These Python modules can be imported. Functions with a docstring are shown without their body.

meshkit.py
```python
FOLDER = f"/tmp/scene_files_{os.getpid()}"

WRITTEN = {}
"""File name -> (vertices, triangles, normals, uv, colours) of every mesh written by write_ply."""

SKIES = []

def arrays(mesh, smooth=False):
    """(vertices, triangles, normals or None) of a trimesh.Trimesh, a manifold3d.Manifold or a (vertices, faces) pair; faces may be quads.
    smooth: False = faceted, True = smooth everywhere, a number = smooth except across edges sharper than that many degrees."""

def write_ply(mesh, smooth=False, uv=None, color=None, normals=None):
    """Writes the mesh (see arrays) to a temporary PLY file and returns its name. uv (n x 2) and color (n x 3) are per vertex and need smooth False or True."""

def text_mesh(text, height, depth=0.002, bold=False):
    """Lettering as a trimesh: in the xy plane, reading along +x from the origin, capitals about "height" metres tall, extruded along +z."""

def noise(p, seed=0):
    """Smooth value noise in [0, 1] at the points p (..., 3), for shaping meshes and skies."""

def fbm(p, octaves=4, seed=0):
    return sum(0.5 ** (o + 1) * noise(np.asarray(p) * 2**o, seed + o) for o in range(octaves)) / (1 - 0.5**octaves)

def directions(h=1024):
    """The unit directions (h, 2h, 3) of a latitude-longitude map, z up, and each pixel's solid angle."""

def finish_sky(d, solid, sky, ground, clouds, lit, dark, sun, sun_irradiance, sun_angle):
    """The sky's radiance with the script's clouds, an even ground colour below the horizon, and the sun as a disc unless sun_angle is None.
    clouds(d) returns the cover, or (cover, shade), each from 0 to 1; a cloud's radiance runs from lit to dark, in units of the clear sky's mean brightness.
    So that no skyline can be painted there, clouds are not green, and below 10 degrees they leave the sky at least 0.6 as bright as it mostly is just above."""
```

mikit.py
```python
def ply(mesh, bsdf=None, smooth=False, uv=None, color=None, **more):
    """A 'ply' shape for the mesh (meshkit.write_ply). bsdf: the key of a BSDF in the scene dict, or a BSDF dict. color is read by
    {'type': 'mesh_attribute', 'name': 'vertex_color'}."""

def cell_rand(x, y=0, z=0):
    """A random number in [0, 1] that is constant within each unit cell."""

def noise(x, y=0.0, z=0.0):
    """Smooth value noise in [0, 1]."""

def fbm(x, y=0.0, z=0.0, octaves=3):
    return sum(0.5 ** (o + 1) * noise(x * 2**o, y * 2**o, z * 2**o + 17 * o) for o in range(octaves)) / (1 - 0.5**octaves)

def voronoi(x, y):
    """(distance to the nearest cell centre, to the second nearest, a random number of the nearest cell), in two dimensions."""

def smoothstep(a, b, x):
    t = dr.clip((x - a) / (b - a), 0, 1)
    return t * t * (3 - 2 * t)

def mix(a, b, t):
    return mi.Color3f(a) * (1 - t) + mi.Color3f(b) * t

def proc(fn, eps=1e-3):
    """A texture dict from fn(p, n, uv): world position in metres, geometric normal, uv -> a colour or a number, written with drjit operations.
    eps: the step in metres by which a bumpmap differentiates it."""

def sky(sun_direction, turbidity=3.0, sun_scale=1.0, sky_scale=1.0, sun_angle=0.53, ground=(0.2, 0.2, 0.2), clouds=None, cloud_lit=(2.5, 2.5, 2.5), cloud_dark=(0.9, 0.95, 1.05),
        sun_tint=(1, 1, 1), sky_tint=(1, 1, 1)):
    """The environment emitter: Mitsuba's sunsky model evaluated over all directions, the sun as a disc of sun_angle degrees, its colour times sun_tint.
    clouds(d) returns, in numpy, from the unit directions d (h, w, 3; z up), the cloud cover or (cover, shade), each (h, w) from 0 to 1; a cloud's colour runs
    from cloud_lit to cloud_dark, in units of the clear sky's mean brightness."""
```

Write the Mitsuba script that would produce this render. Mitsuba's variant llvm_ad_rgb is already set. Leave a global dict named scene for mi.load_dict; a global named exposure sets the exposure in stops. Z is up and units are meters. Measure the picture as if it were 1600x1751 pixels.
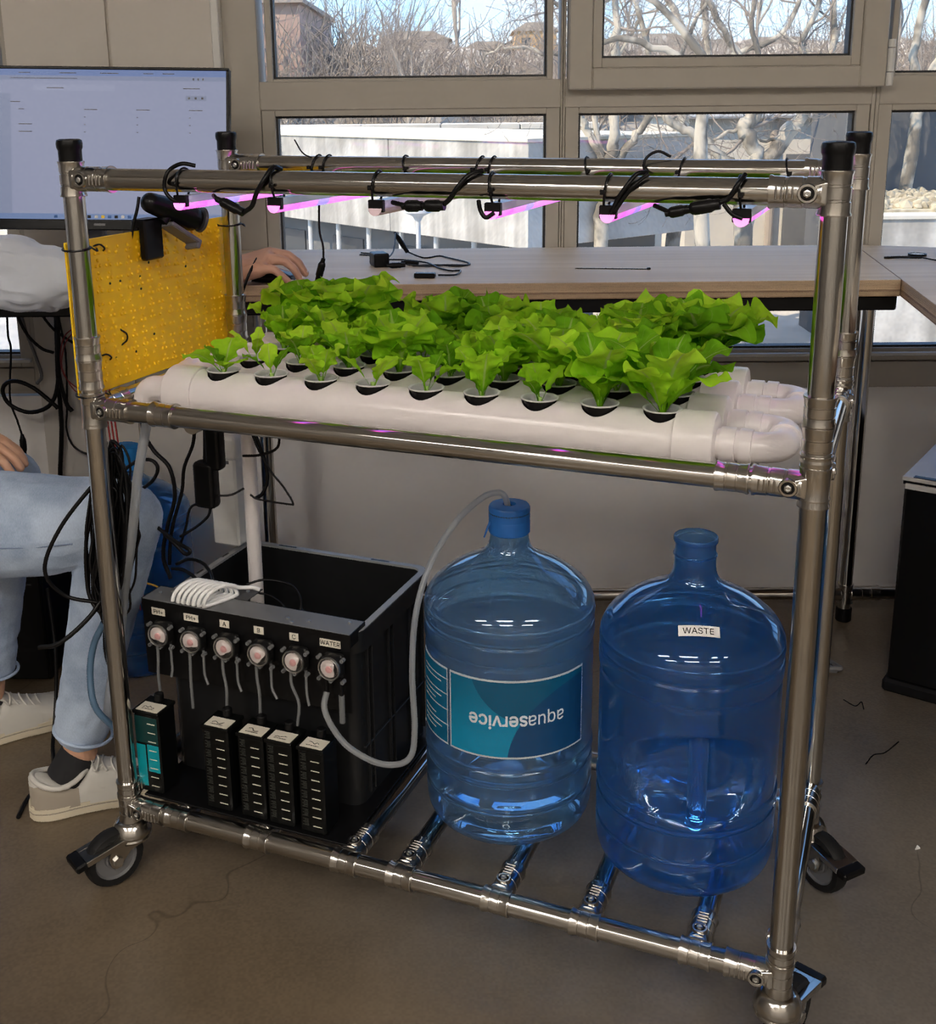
import math
import numpy as np
import trimesh
import drjit as dr
import mitsuba as mi
import manifold3d as m3
import mikit
import meshkit
from mikit import proc, noise, fbm, voronoi, smoothstep, mix, cell_rand

# ---------------------------------------------------------------- camera, sky, exposure
T = mi.ScalarTransform4f
exposure = 3.75
scene, labels = {}, {}
CAM = np.array([0.5682, -1.6635, 1.2599])
FW = np.array([-0.0102, 0.9688, -0.2477])
UP = np.array([0.0077, 0.2477, 0.9688])
scene['camera'] = {'type': 'perspective', 'fov': 44.717, 'fov_axis': 'x', 'near_clip': 0.02, 'far_clip': 300.0,
                   'principal_point_offset_x': 0.01274, 'principal_point_offset_y': 0.11575,
                   'to_world': T().look_at(origin=CAM.tolist(), target=(CAM + FW).tolist(), up=UP.tolist())}


def sky_clouds(d):
    p = d / np.maximum(d[..., 2:], 0.08)
    c = meshkit.fbm(np.stack([p[..., 0] * 0.9, p[..., 1] * 0.9, d[..., 2] * 0], -1) + 3.1, 5, 3)
    return np.clip((c - 0.54) * 4.0, 0, 1), np.clip((c - 0.55) * 3.0, 0, 0.7)


SUN = (-0.62, -0.52, 0.60)
scene['sky'] = mikit.sky(SUN, turbidity=3.0, sun_scale=0.255, sky_scale=0.67, ground=(0.30, 0.28, 0.25), clouds=sky_clouds,
                         cloud_lit=(1.7, 1.7, 1.7), cloud_dark=(1.1, 1.15, 1.25), sky_tint=(0.72, 0.92, 1.15))

# ---------------------------------------------------------------- helpers
A_CART = -0.376                                     # the cart stands turned by this angle to the window wall
CA, SA = math.cos(A_CART), math.sin(A_CART)
CART = np.array([[CA, -SA, 0, 0], [SA, CA, 0, 0], [0, 0, 1, 0], [0, 0, 0, 1.0]])
V = lambda *a: np.array(a, float)


def c2r(p):
    p = np.asarray(p, float)
    return np.stack([CA * p[..., 0] - SA * p[..., 1], SA * p[..., 0] + CA * p[..., 1], p[..., 2]], -1)


def numbered(key):
    if key not in scene and key not in labels and not any(k.startswith(key + '__') for k in scene):
        return key
    i = 1
    while f'{key}_{i:03d}' in scene or f'{key}_{i:03d}' in labels:
        i += 1
    return f'{key}_{i:03d}'


_used = {}


def fresh(key):
    n = _used.get(key, -1) + 1
    _used[key] = n
    return key if n == 0 else f'{key}_{n:03d}'


def thing(name, label, category, group=None, kind=None):
    k = fresh(name)
    labels[k] = {'label': label, 'category': category}
    if group:
        labels[k]['group'] = group
    if kind:
        labels[k]['kind'] = kind
    return k


def structure(name):
    k = fresh(name)
    labels[k] = {'kind': 'structure'}
    return k


def put(key, mesh, bsdf, smooth=30, M=None, **kw):
    if not isinstance(mesh, trimesh.Trimesh):
        mesh = cat(mesh) if isinstance(mesh, list) else mani(mesh)
    if M is not None:
        mesh = mesh.copy()
        mesh.apply_transform(M)
    scene[key] = mikit.ply(mesh, bsdf, smooth, **kw)
    return key


def part(parent, name, mesh, bsdf, smooth=30, M=None, label=None, kind=None, **kw):
    k = fresh(parent + '__' + name)
    put(k, mesh, bsdf, smooth, M, **kw)
    if label or kind:
        labels[k] = {}
        if label:
            labels[k]['label'] = label
        if kind:
            labels[k]['kind'] = kind
    return k


def mani(m):
    g = m.to_mesh()
    return trimesh.Trimesh(g.vert_properties[:, :3], g.tri_verts, process=False)


def tomani(t):
    t = t.copy()
    t.merge_vertices()
    return m3.Manifold(m3.Mesh(np.asarray(t.vertices, np.float32), np.asarray(t.faces, np.uint32)))


def cat(ms):
    return trimesh.util.concatenate([m if isinstance(m, trimesh.Trimesh) else mani(m) for m in ms])


def box(x0, x1, y0, y1, z0, z1, c=0.0):
    """A box, its edges chamfered by c."""
    if c <= 0:
        b = trimesh.creation.box((x1 - x0, y1 - y0, z1 - z0))
        b.apply_translation(((x0 + x1) / 2, (y0 + y1) / 2, (z0 + z1) / 2))
        return b
    X, Y, Z = ((x0, x0 + c, x1 - c, x1), (y0, y0 + c, y1 - c, y1), (z0, z0 + c, z1 - c, z1))
    pts = []
    for i in (0, 1):
        for j in (0, 1):
            for k in (0, 1):
                o = lambda W, s: (W[0] if s == 0 else W[3])
                n = lambda W, s: (W[1] if s == 0 else W[2])
                pts += [(o(X, i), n(Y, j), n(Z, k)), (n(X, i), o(Y, j), n(Z, k)), (n(X, i), n(Y, j), o(Z, k))]
    return trimesh.convex.convex_hull(np.array(pts))


def rbox(x0, x1, y0, y1, z0, z1, r, n=12):
    """A box with rounded edges."""
    s = m3.Manifold.sphere(r, n)
    pts = [s.translate((x, y, z)) for x in (x0 + r, x1 - r) for y in (y0 + r, y1 - r) for z in (z0 + r, z1 - r)]
    return mani(m3.Manifold.batch_hull(pts))


def frame_of(d):
    d = d / np.linalg.norm(d)
    a = np.cross(d, (0, 0, 1.0) if abs(d[2]) < 0.9 else (1.0, 0, 0))
    a /= np.linalg.norm(a)
    return a, np.cross(d, a), d


def along(mesh, p0, d):
    """Turns a mesh built along +z so that its axis runs from p0 in direction d."""
    a, b, c = frame_of(np.asarray(d, float))
    M = np.eye(4)
    M[:3, 0], M[:3, 1], M[:3, 2], M[:3, 3] = b, -a, c, p0
    if np.linalg.det(M[:3, :3]) < 0:
        M[:3, 1] *= -1
    m = mesh.copy()
    m.apply_transform(M)
    return m


def lathe(profile, n=48, close=False):
    """Revolves (r, z) points about z; closed with end caps where r is 0."""
    p = np.asarray(profile, float)
    t = np.arange(n) * 2 * np.pi / n
    v = np.stack([p[:, None, 0] * np.cos(t), p[:, None, 0] * np.sin(t), np.repeat(p[:, 1:2], n, 1)], -1).reshape(-1, 3)
    m = len(p)
    f = []
    j = np.arange(n)
    for i in range(m if close else m - 1):
        a, b = i * n, ((i + 1) % m) * n
        q = np.stack([a + j, a + (j + 1) % n, b + (j + 1) % n, b + j], -1)
        f += [q[:, [0, 1, 2]], q[:, [0, 2, 3]]]
    f = np.vstack(f)
    me = trimesh.Trimesh(v, f, process=False)
    me.merge_vertices(digits_vertex=9)
    me.update_faces(me.nondegenerate_faces())
    return me


def cyl(p0, p1, r, n=20, r1=None, ch=0.0):
    p0, p1 = np.asarray(p0, float), np.asarray(p1, float)
    L = np.linalg.norm(p1 - p0)
    r1 = r if r1 is None else r1
    if ch > 0:
        prof = [(0, 0), (r - ch, 0), (r, ch), (r1, L - ch), (r1 - ch, L), (0, L)]
    else:
        prof = [(0, 0), (r, 0), (r1, L), (0, L)]
    return along(lathe(prof, n), p0, p1 - p0)


def spline(pts, k=8):
    """Points of a Catmull-Rom curve through pts."""
    p = np.asarray(pts, float)
    if len(p) == 2:
        return p
    q = np.vstack([2 * p[0] - p[1], p, 2 * p[-1] - p[-2]])
    out = []
    t = np.linspace(0, 1, k, endpoint=False)[:, None]
    for i in range(len(p) - 1):
        a, b, c, d = q[i:i + 4]
        out.append(0.5 * (2 * b + (c - a) * t + (2 * a - 5 * b + 4 * c - d) * t ** 2 + (3 * b - a - 3 * c + d) * t ** 3))
    return np.vstack(out + [p[-1:]])


def sweep(path, r, n=8, caps=True, uv=False):
    """A tube of radius r (number or one per point) along a polyline, frames transported in parallel."""
    p = np.asarray(path, float)
    m = len(p)
    t = np.gradient(p, axis=0)
    t /= np.linalg.norm(t, axis=1, keepdims=True) + 1e-12
    a = np.cross(t[0], (0, 0, 1.0) if abs(t[0, 2]) < 0.9 else (1.0, 0, 0))
    a /= np.linalg.norm(a)
    A = [a]
    for i in range(1, m):
        a = a - t[i] * (a @ t[i])
        a /= np.linalg.norm(a) + 1e-12
        A.append(a)
    A = np.array(A)
    B = np.cross(t, A)
    ang = np.arange(n) * 2 * np.pi / n
    R = np.broadcast_to(np.asarray(r, float), (m,))
    v = p[:, None] + R[:, None, None] * (np.cos(ang)[None, :, None] * A[:, None] + np.sin(ang)[None, :, None] * B[:, None])
    v = v.reshape(-1, 3)
    i, j = np.meshgrid(np.arange(m - 1), np.arange(n), indexing='ij')
    q = np.stack([i * n + j, i * n + (j + 1) % n, (i + 1) * n + (j + 1) % n, (i + 1) * n + j], -1).reshape(-1, 4)
    f = [q[:, [0, 1, 2]], q[:, [0, 2, 3]]]
    if caps:
        v = np.vstack([v, p[:1], p[-1:]])
        j = np.arange(n)
        f += [np.stack([np.full(n, m * n), (j + 1) % n, j], -1), np.stack([np.full(n, m * n + 1), (m - 1) * n + j, (m - 1) * n + (j + 1) % n], -1)]
    return trimesh.Trimesh(v, np.vstack(f), process=False)


def tube(pts, r, n=8, k=8):
    return sweep(spline(pts, k), r, n)


def move(mesh, dx=0, dy=0, dz=0):
    m = mesh.copy()
    m.apply_translation((dx, dy, dz))
    return m


def rot(mesh, axis, deg, at=(0, 0, 0)):
    m = mesh.copy()
    m.apply_transform(trimesh.transformations.rotation_matrix(math.radians(deg), axis, at))
    return m


def prism(poly, y0, y1, axis='y'):
    """Extrudes a 2-D outline (x, z) from y0 to y1 (or (y, z) along x for axis 'x', (x, y) along z for 'z')."""
    import shapely.geometry as sg
    m = trimesh.creation.extrude_polygon(sg.Polygon(poly), y1 - y0, engine='earcut')
    v = m.vertices.copy()
    if axis == 'y':
        w = np.stack([v[:, 0], v[:, 2] + y0, v[:, 1]], -1)
    elif axis == 'x':
        w = np.stack([v[:, 2] + y0, v[:, 0], v[:, 1]], -1)
    else:
        w = np.stack([v[:, 0], v[:, 1], v[:, 2] + y0], -1)
    m = trimesh.Trimesh(w, m.faces, process=False)
    m.fix_normals()
    return m


def hull(spheres, n=14):
    """Convex hull of spheres given as (x, y, z, r)."""
    return m3.Manifold.batch_hull([m3.Manifold.sphere(s[3], n).translate(tuple(float(x) for x in s[:3])) for s in spheres])


def lettering(text, height, at, xdir, updir, depth=0.0004, bold=False, center=True):
    m = meshkit.text_mesh(text, height, depth, bold)
    b = m.bounds
    if center:
        m.apply_translation((-(b[0][0] + b[1][0]) / 2, -(b[0][1] + b[1][1]) / 2, 0))
    x, u = np.asarray(xdir, float), np.asarray(updir, float)
    M = np.eye(4)
    M[:3, 0], M[:3, 1], M[:3, 2], M[:3, 3] = x, u, np.cross(x, u), at
    m.apply_transform(M)
    return m


# ---------------------------------------------------------------- materials
def rgb(r, g, b):
    return {'type': 'rgb', 'value': [r, g, b]}


def mat(name, color, rough=0.5, metal=0.0, spec=0.5, two=True, bump=None, **kw):
    d = {'type': 'principled', 'base_color': color if isinstance(color, dict) else rgb(*color), 'roughness': rough, 'metallic': metal, 'specular': spec, **kw}
    if bump:
        d = {'type': 'bumpmap', 'arbitrary': proc(bump[0], bump[1]), 'scale': 1.0, 'bsdf': d}
    scene[name] = {'type': 'twosided', 'bsdf': d} if two else d
    return name


mat('m_steel', (0.50, 0.485, 0.455), 0.09, 1.0)
mat('m_joint', (0.54, 0.52, 0.485), 0.16, 1.0)
mat('m_zinc', (0.62, 0.62, 0.60), 0.30, 1.0)
mat('m_black', (0.004, 0.004, 0.0045), 0.34, spec=0.22)
mat('m_black_matte', (0.005, 0.005, 0.0055), 0.6, spec=0.2)
mat('m_rubber', (0.009, 0.009, 0.0095), 0.6, spec=0.25)
mat('m_darkgrey', (0.042, 0.043, 0.046), 0.40)
mat('m_crate', (0.010, 0.0105, 0.0115), 0.36, spec=0.3)
mat('m_grey', (0.13, 0.13, 0.135), 0.45)
mat('m_white', (0.74, 0.73, 0.70), 0.45)
mat('m_pvc', (0.64, 0.60, 0.595), 0.20)
mat('m_paper', (0.78, 0.77, 0.74), 0.7)
mat('m_yellow', (0.88, 0.56, 0.010), 0.40)
mat('m_wire_red', (0.25, 0.02, 0.02), 0.5)
mat('m_wire_yellow', (0.75, 0.38, 0.02), 0.5)
mat('m_wire_blue', (0.05, 0.14, 0.32), 0.4)
mat('m_blue_cap', (0.015, 0.11, 0.37), 0.4)
mat('m_red', (0.45, 0.05, 0.05), 0.5)
# ---------------------------------------------------------------- the room
def floor_color(p, n, uv):
    a = fbm(p.x * 2.3, p.y * 2.3, 0.0, 4)
    b = fbm(p.x * 14, p.y * 14, 3.0, 3)
    c = noise(p.x * 260, p.y * 260, 5.0)
    d, e, r = voronoi(p.x * 1.25 + 0.3 * fbm(p.x * 5, p.y * 5, 1.0, 3), p.y * 1.25 + 0.3 * fbm(p.x * 5, p.y * 5, 9.0, 3))
    crack = 1 - smoothstep(0.0, 0.007, e - d)
    crack = crack * smoothstep(0.56, 0.66, noise(p.x * 1.7 + 4, p.y * 1.7, 2.0))
    k = 0.62 + 0.55 * a + 0.20 * (b - 0.5) + 0.16 * (c - 0.5)
    col = mix((0.150, 0.112, 0.073), (0.150, 0.130, 0.108), smoothstep(0.3, 0.7, fbm(p.x * 0.9 + 7, p.y * 0.9, 2.0, 2))) * k
    return col * (1 - 0.30 * crack)


mat('m_floor', proc(floor_color), 0.34, spec=0.42)
mat('m_wall', proc(lambda p, n, uv: mi.Color3f(0.78, 0.755, 0.735) * (0.94 + 0.12 * fbm(p.x * 3, p.y * 3, p.z * 3, 3))), 0.75)
mat('m_column', proc(lambda p, n, uv: mi.Color3f(0.58, 0.54, 0.49) * (0.95 + 0.10 * fbm(p.x * 2, p.y * 2, p.z * 2, 3))), 0.6)
mat('m_frame', (0.40, 0.365, 0.315), 0.42)
mat('m_frame_light', (0.66, 0.65, 0.62), 0.4)
mat('m_gasket', (0.015, 0.016, 0.018), 0.5)
mat('m_ceiling', (0.62, 0.60, 0.57), 0.8)
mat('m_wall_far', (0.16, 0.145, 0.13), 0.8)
mat('m_wall_rear', (0.46, 0.43, 0.39), 0.8)
scene['m_pane'] = {'type': 'thindielectric', 'int_ior': 1.5, 'specular_transmittance': rgb(0.97, 0.975, 0.97)}

WALL_Y, CEIL, XL, XR, YB = 1.13, 2.9, -3.2, 4.2, -4.6
put(structure('floor'), box(XL, XR, YB, 1.35, -0.12, 0), 'm_floor', False)
put(structure('ceiling'), box(XL, XR, YB, 1.35, CEIL, CEIL + 0.15), 'm_ceiling', False)
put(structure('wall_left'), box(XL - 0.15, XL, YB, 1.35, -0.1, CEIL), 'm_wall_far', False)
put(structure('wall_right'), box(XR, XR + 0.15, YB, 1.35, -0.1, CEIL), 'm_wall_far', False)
put(structure('wall_front'), box(XL, XR, YB - 0.15, YB, -0.1, CEIL), 'm_wall_rear', False)
put(structure('wall_back'), cat([box(XL, -0.503, 1.16, 1.35, 0, 0.54), box(-0.003, XR, WALL_Y, 1.35, 0, 0.555), box(XL, XR, 1.13, 1.35, 2.22, CEIL)]), 'm_wall', False)

k = structure('trim_1')                             # the clad column between two windows: two panels and the seam between them
part(k, 'panel', box(-0.503, -0.264, 1.095, 1.35, 0, CEIL), 'm_column', False)
part(k, 'panel', box(-0.256, -0.019, 1.095, 1.35, 0, CEIL), 'm_column', False)
part(k, 'backing', box(-0.27, -0.25, 1.106, 1.34, 0, CEIL), 'm_column', False)
part(k, 'corner_strip', box(-0.019, -0.001, 1.089, 1.35, 0.556, CEIL, 0.002), 'm_frame_light', False)


def window(x0, x1, gl, gr, sash=False, last=False):
    """One bay: a low pane and a high one between transoms; x0..x1 frame, gl..gr the low glass."""
    k = structure('window_1')
    zb_, zt_ = 0.655, 1.232
    c = 0.0015
    fr = [box(x0, gl - 0.033, 1.125, 1.22, 0.555, 2.22, c), box(gr + 0.033, x1, 1.125, 1.22, 0.555, 2.22, c), box(gl - 0.033, gr + 0.033, 1.125, 1.22, 0.555, zb_ - 0.034, c),
          box(gl - 0.033, gr + 0.033, 1.125, 1.22, 1.246, 1.312, c), box(gl - 0.033, gr + 0.033, 1.125, 1.22, 2.14, 2.22, c)]
    part(k, 'frame', cat(fr), 'm_frame', False)

    def ring(a0, a1, b0, b1, w, y0, y1, name, m, cc=0.0015):
        part(k, name, cat([box(a0 - w, a0, y0, y1, b0 - w, b1 + w, cc), box(a1, a1 + w, y0, y1, b0 - w, b1 + w, cc), box(a0, a1, y0, y1, b0 - w, b0, cc), box(a0, a1, y0, y1, b1, b1 + w, cc)]), m, False)
    ring(gl, gr, zb_, zt_, 0.032, 1.129, 1.20, 'glazing_bead', 'm_frame')
    ring(gl + 0.005, gr - 0.005, zb_ + 0.005, zt_ - 0.005, 0.007, 1.142, 1.172, 'gasket', 'm_gasket', 0)
    part(k, 'pane', box(gl, gr, 1.158, 1.158001, zb_, zt_), 'm_pane', False)
    part(k, 'sill_strip', box(gl - 0.03, gr + 0.03, 1.112, 1.135, zb_ - 0.017, zb_ - 0.009, 0.001), 'm_frame_light', False)
    if sash:
        a0, a1, b0, b1 = 0.886, 1.463, 1.357, 2.06
        part(k, 'sash', cat([box(0.809, a0 - 0.022, 1.085, 1.15, 1.286, 2.13, 0.003), box(a1 + 0.022, 1.545, 1.085, 1.15, 1.286, 2.13, 0.003), box(a0 - 0.022, a1 + 0.022, 1.085, 1.15, 1.286, b0 - 0.022, 0.003), box(a0 - 0.022, a1 + 0.022, 1.085, 1.15, b1 + 0.022, 2.13, 0.003)]), 'm_frame', False)
        ring(a0, a1, b0, b1, 0.022, 1.092, 1.14, 'glazing_bead', 'm_frame')
        ring(a0 + 0.005, a1 - 0.005, b0 + 0.005, b1 - 0.005, 0.007, 1.104, 1.134, 'gasket', 'm_gasket', 0)
        part(k, 'pane', box(a0, a1, 1.122, 1.122001, b0, b1), 'm_pane', False)
        part(k, 'hinge', cat([cyl((1.553, 1.085, 1.288), (1.553, 1.085, 1.318), 0.008, 14, ch=0.001), cyl((1.553, 1.085, 1.320), (1.553, 1.085, 1.372), 0.008, 14, ch=0.001), cyl((1.553, 1.085, 1.374), (1.553, 1.085, 1.392), 0.008, 14, ch=0.001)]), 'm_frame_light')
    else:
        b0, b1 = 1.318, 2.10
        ring(gl, gr, b0, b1, 0.014, 1.129, 1.20, 'glazing_bead', 'm_frame')
        ring(gl + 0.005, gr - 0.005, b0 + 0.005, b1 - 0.005, 0.007, 1.142, 1.172, 'gasket', 'm_gasket', 0)
        part(k, 'pane', box(gl, gr, 1.158, 1.158001, b0, b1), 'm_pane', False)


window(-0.001, 0.7985, 0.113, 0.761)
window(0.7995, 1.539, 0.838, 1.497, sash=True)
window(1.540, 2.29, 1.581, 2.25)
window(2.291, 3.04, 2.332, 3.00)
window(3.041, XR, 3.082, 3.90)
window(-1.26, -0.504, -1.22, -0.558)
window(-2.02, -1.261, -1.98, -1.30)
window(-3.2, -2.021, -3.0, -2.06)


def added_ceiling_lamp(x, y, w, d, rad, where):  # unseen lamps, added behind the viewer as fill light for the room
    t = thing('added_ceiling_lamp', f'added unseen flat white ceiling lamp, {where}', 'lamp', 'added ceiling lamps')
    z = CEIL
    part(t, 'lamp_housing', cat([box(x - w / 2 - .02, x - w / 2, y - d / 2, y + d / 2, z - .05, z - .001), box(x + w / 2, x + w / 2 + .02, y - d / 2, y + d / 2, z - .05, z - .001),
                                 box(x - w / 2 - .02, x + w / 2 + .02, y - d / 2 - .02, y - d / 2, z - .05, z - .001), box(x - w / 2 - .02, x + w / 2 + .02, y + d / 2, y + d / 2 + .02, z - .05, z - .001)]), 'm_white', False)
    f = trimesh.Trimesh([(x - w / 2, y - d / 2, z - .04), (x + w / 2, y - d / 2, z - .04), (x + w / 2, y + d / 2, z - .04), (x - w / 2, y + d / 2, z - .04)], [(0, 2, 1), (0, 3, 2)], process=False)
    part(t, 'lamp_diffuser', f, 'm_white', False, emitter={'type': 'area', 'radiance': rgb(*rad)})


FILL_LAMP = V(1.0, 0.93, 0.84) * 2.25
for lx, a in ((-1.9, 'left'), (0.2, 'middle'), (2.3, 'right')):
    for ly, b in ((-3.9, 'far from the windows'), (-2.7, 'nearest the windows')):
        added_ceiling_lamp(lx, ly, 1.2, 0.32, FILL_LAMP, f'{b}, in the {a} column')
# ---------------------------------------------------------------- the pipe cart (built along its own axes, then turned)
L, D, ZB, ZM, ZT, ZC, PR = 1.05, 0.404, 0.131, 0.817, 1.159, 1.206, 0.0155
cart = thing('pipe_cart', 'shiny stainless steel pipe cart on four castors carrying the growing pipes', 'cart')
CORNERS = {'fl': (0, 0), 'fr': (L, 0), 'bl': (0, D), 'br': (L, D)}


def cp(name, mesh, m, **kw):
    return part(cart, name, mesh, m, M=CART, **kw)


for c, (x, y) in CORNERS.items():
    k = cp('post', cyl((x, y, 0.105), (x, y, ZT + 0.012), PR, 32), 'm_steel', smooth=40)
    part(k, 'end_cap', along(lathe([(0, 0), (0.0165, 0), (0.0165, 0.034), (0.0182, 0.038), (0.0186, 0.044), (0.0175, 0.0485), (0.014, 0.050), (0, 0.050)], 32), (x, y, ZT + 0.006), (0, 0, 1)), 'm_black', 40, CART)


def rail(p, q):
    cp('rail', cyl(p, q, PR, 32), 'm_steel', smooth=40)


for y in (0, D):
    for z in (ZB, ZM, ZT):
        rail((0.012, y, z), (L - 0.012, y, z))
ZS = {0: ZM - .003, L: ZM + .012}
for x in (0, L):
    rail((x, 0.012, ZB + 0.033), (x, D - 0.012, ZB + 0.033))
    rail((x, 0.012, ZS[x]), (x, D - 0.012, ZS[x]))
BARS = (0.405, 0.498, 0.651, 0.784, 0.939)
for x in BARS + (0.10, 0.25):
    rail((x, 0.012, ZB), (x, D - 0.012, ZB))
MID_BARS = (0.130, 0.955)
MZ = {0.130: .7860, 0.955: .7985}
for x in MID_BARS:
    rail((x, 0.062, MZ[x]), (x, D - 0.030, MZ[x]))


def ringed(p, d, r, l, n=28):
    """A clamp sleeve with raised lips at both ends and two grooves."""
    return along(lathe([(0, 0), (r + .0012, 0), (r + .0016, .002), (r + .0004, .0045), (r, l * .3), (r - .0007, l * .31), (r - .0007, l * .36), (r, l * .37), (r, l * .63), (r - .0007, l * .64), (r - .0007, l * .69), (r, l * .7),
                         (r + .0004, l - .0045), (r + .0016, l - .002), (r + .0012, l), (0, l)], n), p, d)


def joint(at, post_dir, rail_dir, bolt_dir, post_len=0.05, rail_len=0.058):
    """A corner clamp: a sleeve on the carrying pipe, a sleeve on the branching pipe, a teardrop cheek between them and a bolt."""
    at, pd, rd, bd = (np.asarray(v, float) for v in (at, post_dir, rail_dir, bolt_dir))
    r = PR + 0.0022
    ms = [ringed(at - pd * post_len / 2, pd, r, post_len), ringed(at + rd * 0.013, rd, r, rail_len)]
    b0 = at + rd * 0.028
    cheek = [along(lathe([(0, 0), (.0112, 0), (.0112, .0188), (.0102, .0206), (.0078, .0206), (.0070, .0190), (0, .0190)], 24), b0, bd),
             mani(hull([(*(at + rd * .010 + bd * .0125 + pd * .010), .0045), (*(at + rd * .010 + bd * .0125 - pd * .010), .0045), (*(b0 + bd * .0125 + pd * .0045), .0048), (*(b0 + bd * .0125 - pd * .0045), .0048)], 12)),
             mani(hull([(*(at + rd * .012 - bd * .010), .008), (*(b0 - bd * .011), .007)], 12))]
    # embossed ribs on the branch sleeve
    ribs = [rbox(-.0012, .0012, -.0075, .0075, -.0012, .0012, .001, 8) for _ in range(4)]
    for i, g in enumerate(ribs):
        a, b, c = frame_of(rd)
        M = np.eye(4)
        M[:3, 0], M[:3, 1], M[:3, 2] = rd, pd, bd
        M[:3, 3] = at + rd * (0.044 + 0.006 * i) + bd * (r + .0002)
        g.apply_transform(M)
    k = cp('joint', cat(ms + cheek + ribs), 'm_joint', smooth=40)
    for s in (1,):
        part(k, 'bolt_recess', along(lathe([(0, 0), (.0070, 0), (.0070, .0006), (0, .0006)], 20), b0 + bd * .0189, bd), 'm_black', 30, CART)
        part(k, 'bolt', along(lathe([(0, 0), (.0048, 0), (.0046, .0026), (.0026, .0032), (.0022, .0018), (0, .0018)], 6), b0 + bd * .0192, bd), 'm_zinc', 30, CART)


X, Y, Z = V(1, 0, 0), V(0, 1, 0), V(0, 0, 1)
for c, (x, y) in CORNERS.items():
    s = 1 if x == 0 else -1
    for z in (ZB, ZM, ZT):
        joint((x, y, z), Z, X * s, -Y if y == 0 else -Y)
    t = 1 if y == 0 else -1
    joint((x, y, ZS[x]), Z, Y * t, X * -s, post_len=0.055)
    cp('sleeve', ringed((x, y, ZM + 0.030), Z, PR + .0022, 0.044), 'm_joint', smooth=40)
    cp('sleeve', ringed((x, y, ZM + 0.0745), Z, PR + .0026, 0.036), 'm_joint', smooth=40)
    joint((x, y, ZB + 0.033), Z, Y * t, X * s, post_len=0.030)
for x in BARS:
    for y, t in ((0, 1), (D, -1)):
        joint((x, y, ZB), X, Y * t, Z, post_len=0.042, rail_len=0.062)
for x in (0.10, 0.25):
    joint((x, 0, ZB), X, Y, -Z, post_len=0.042, rail_len=0.062)
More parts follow.
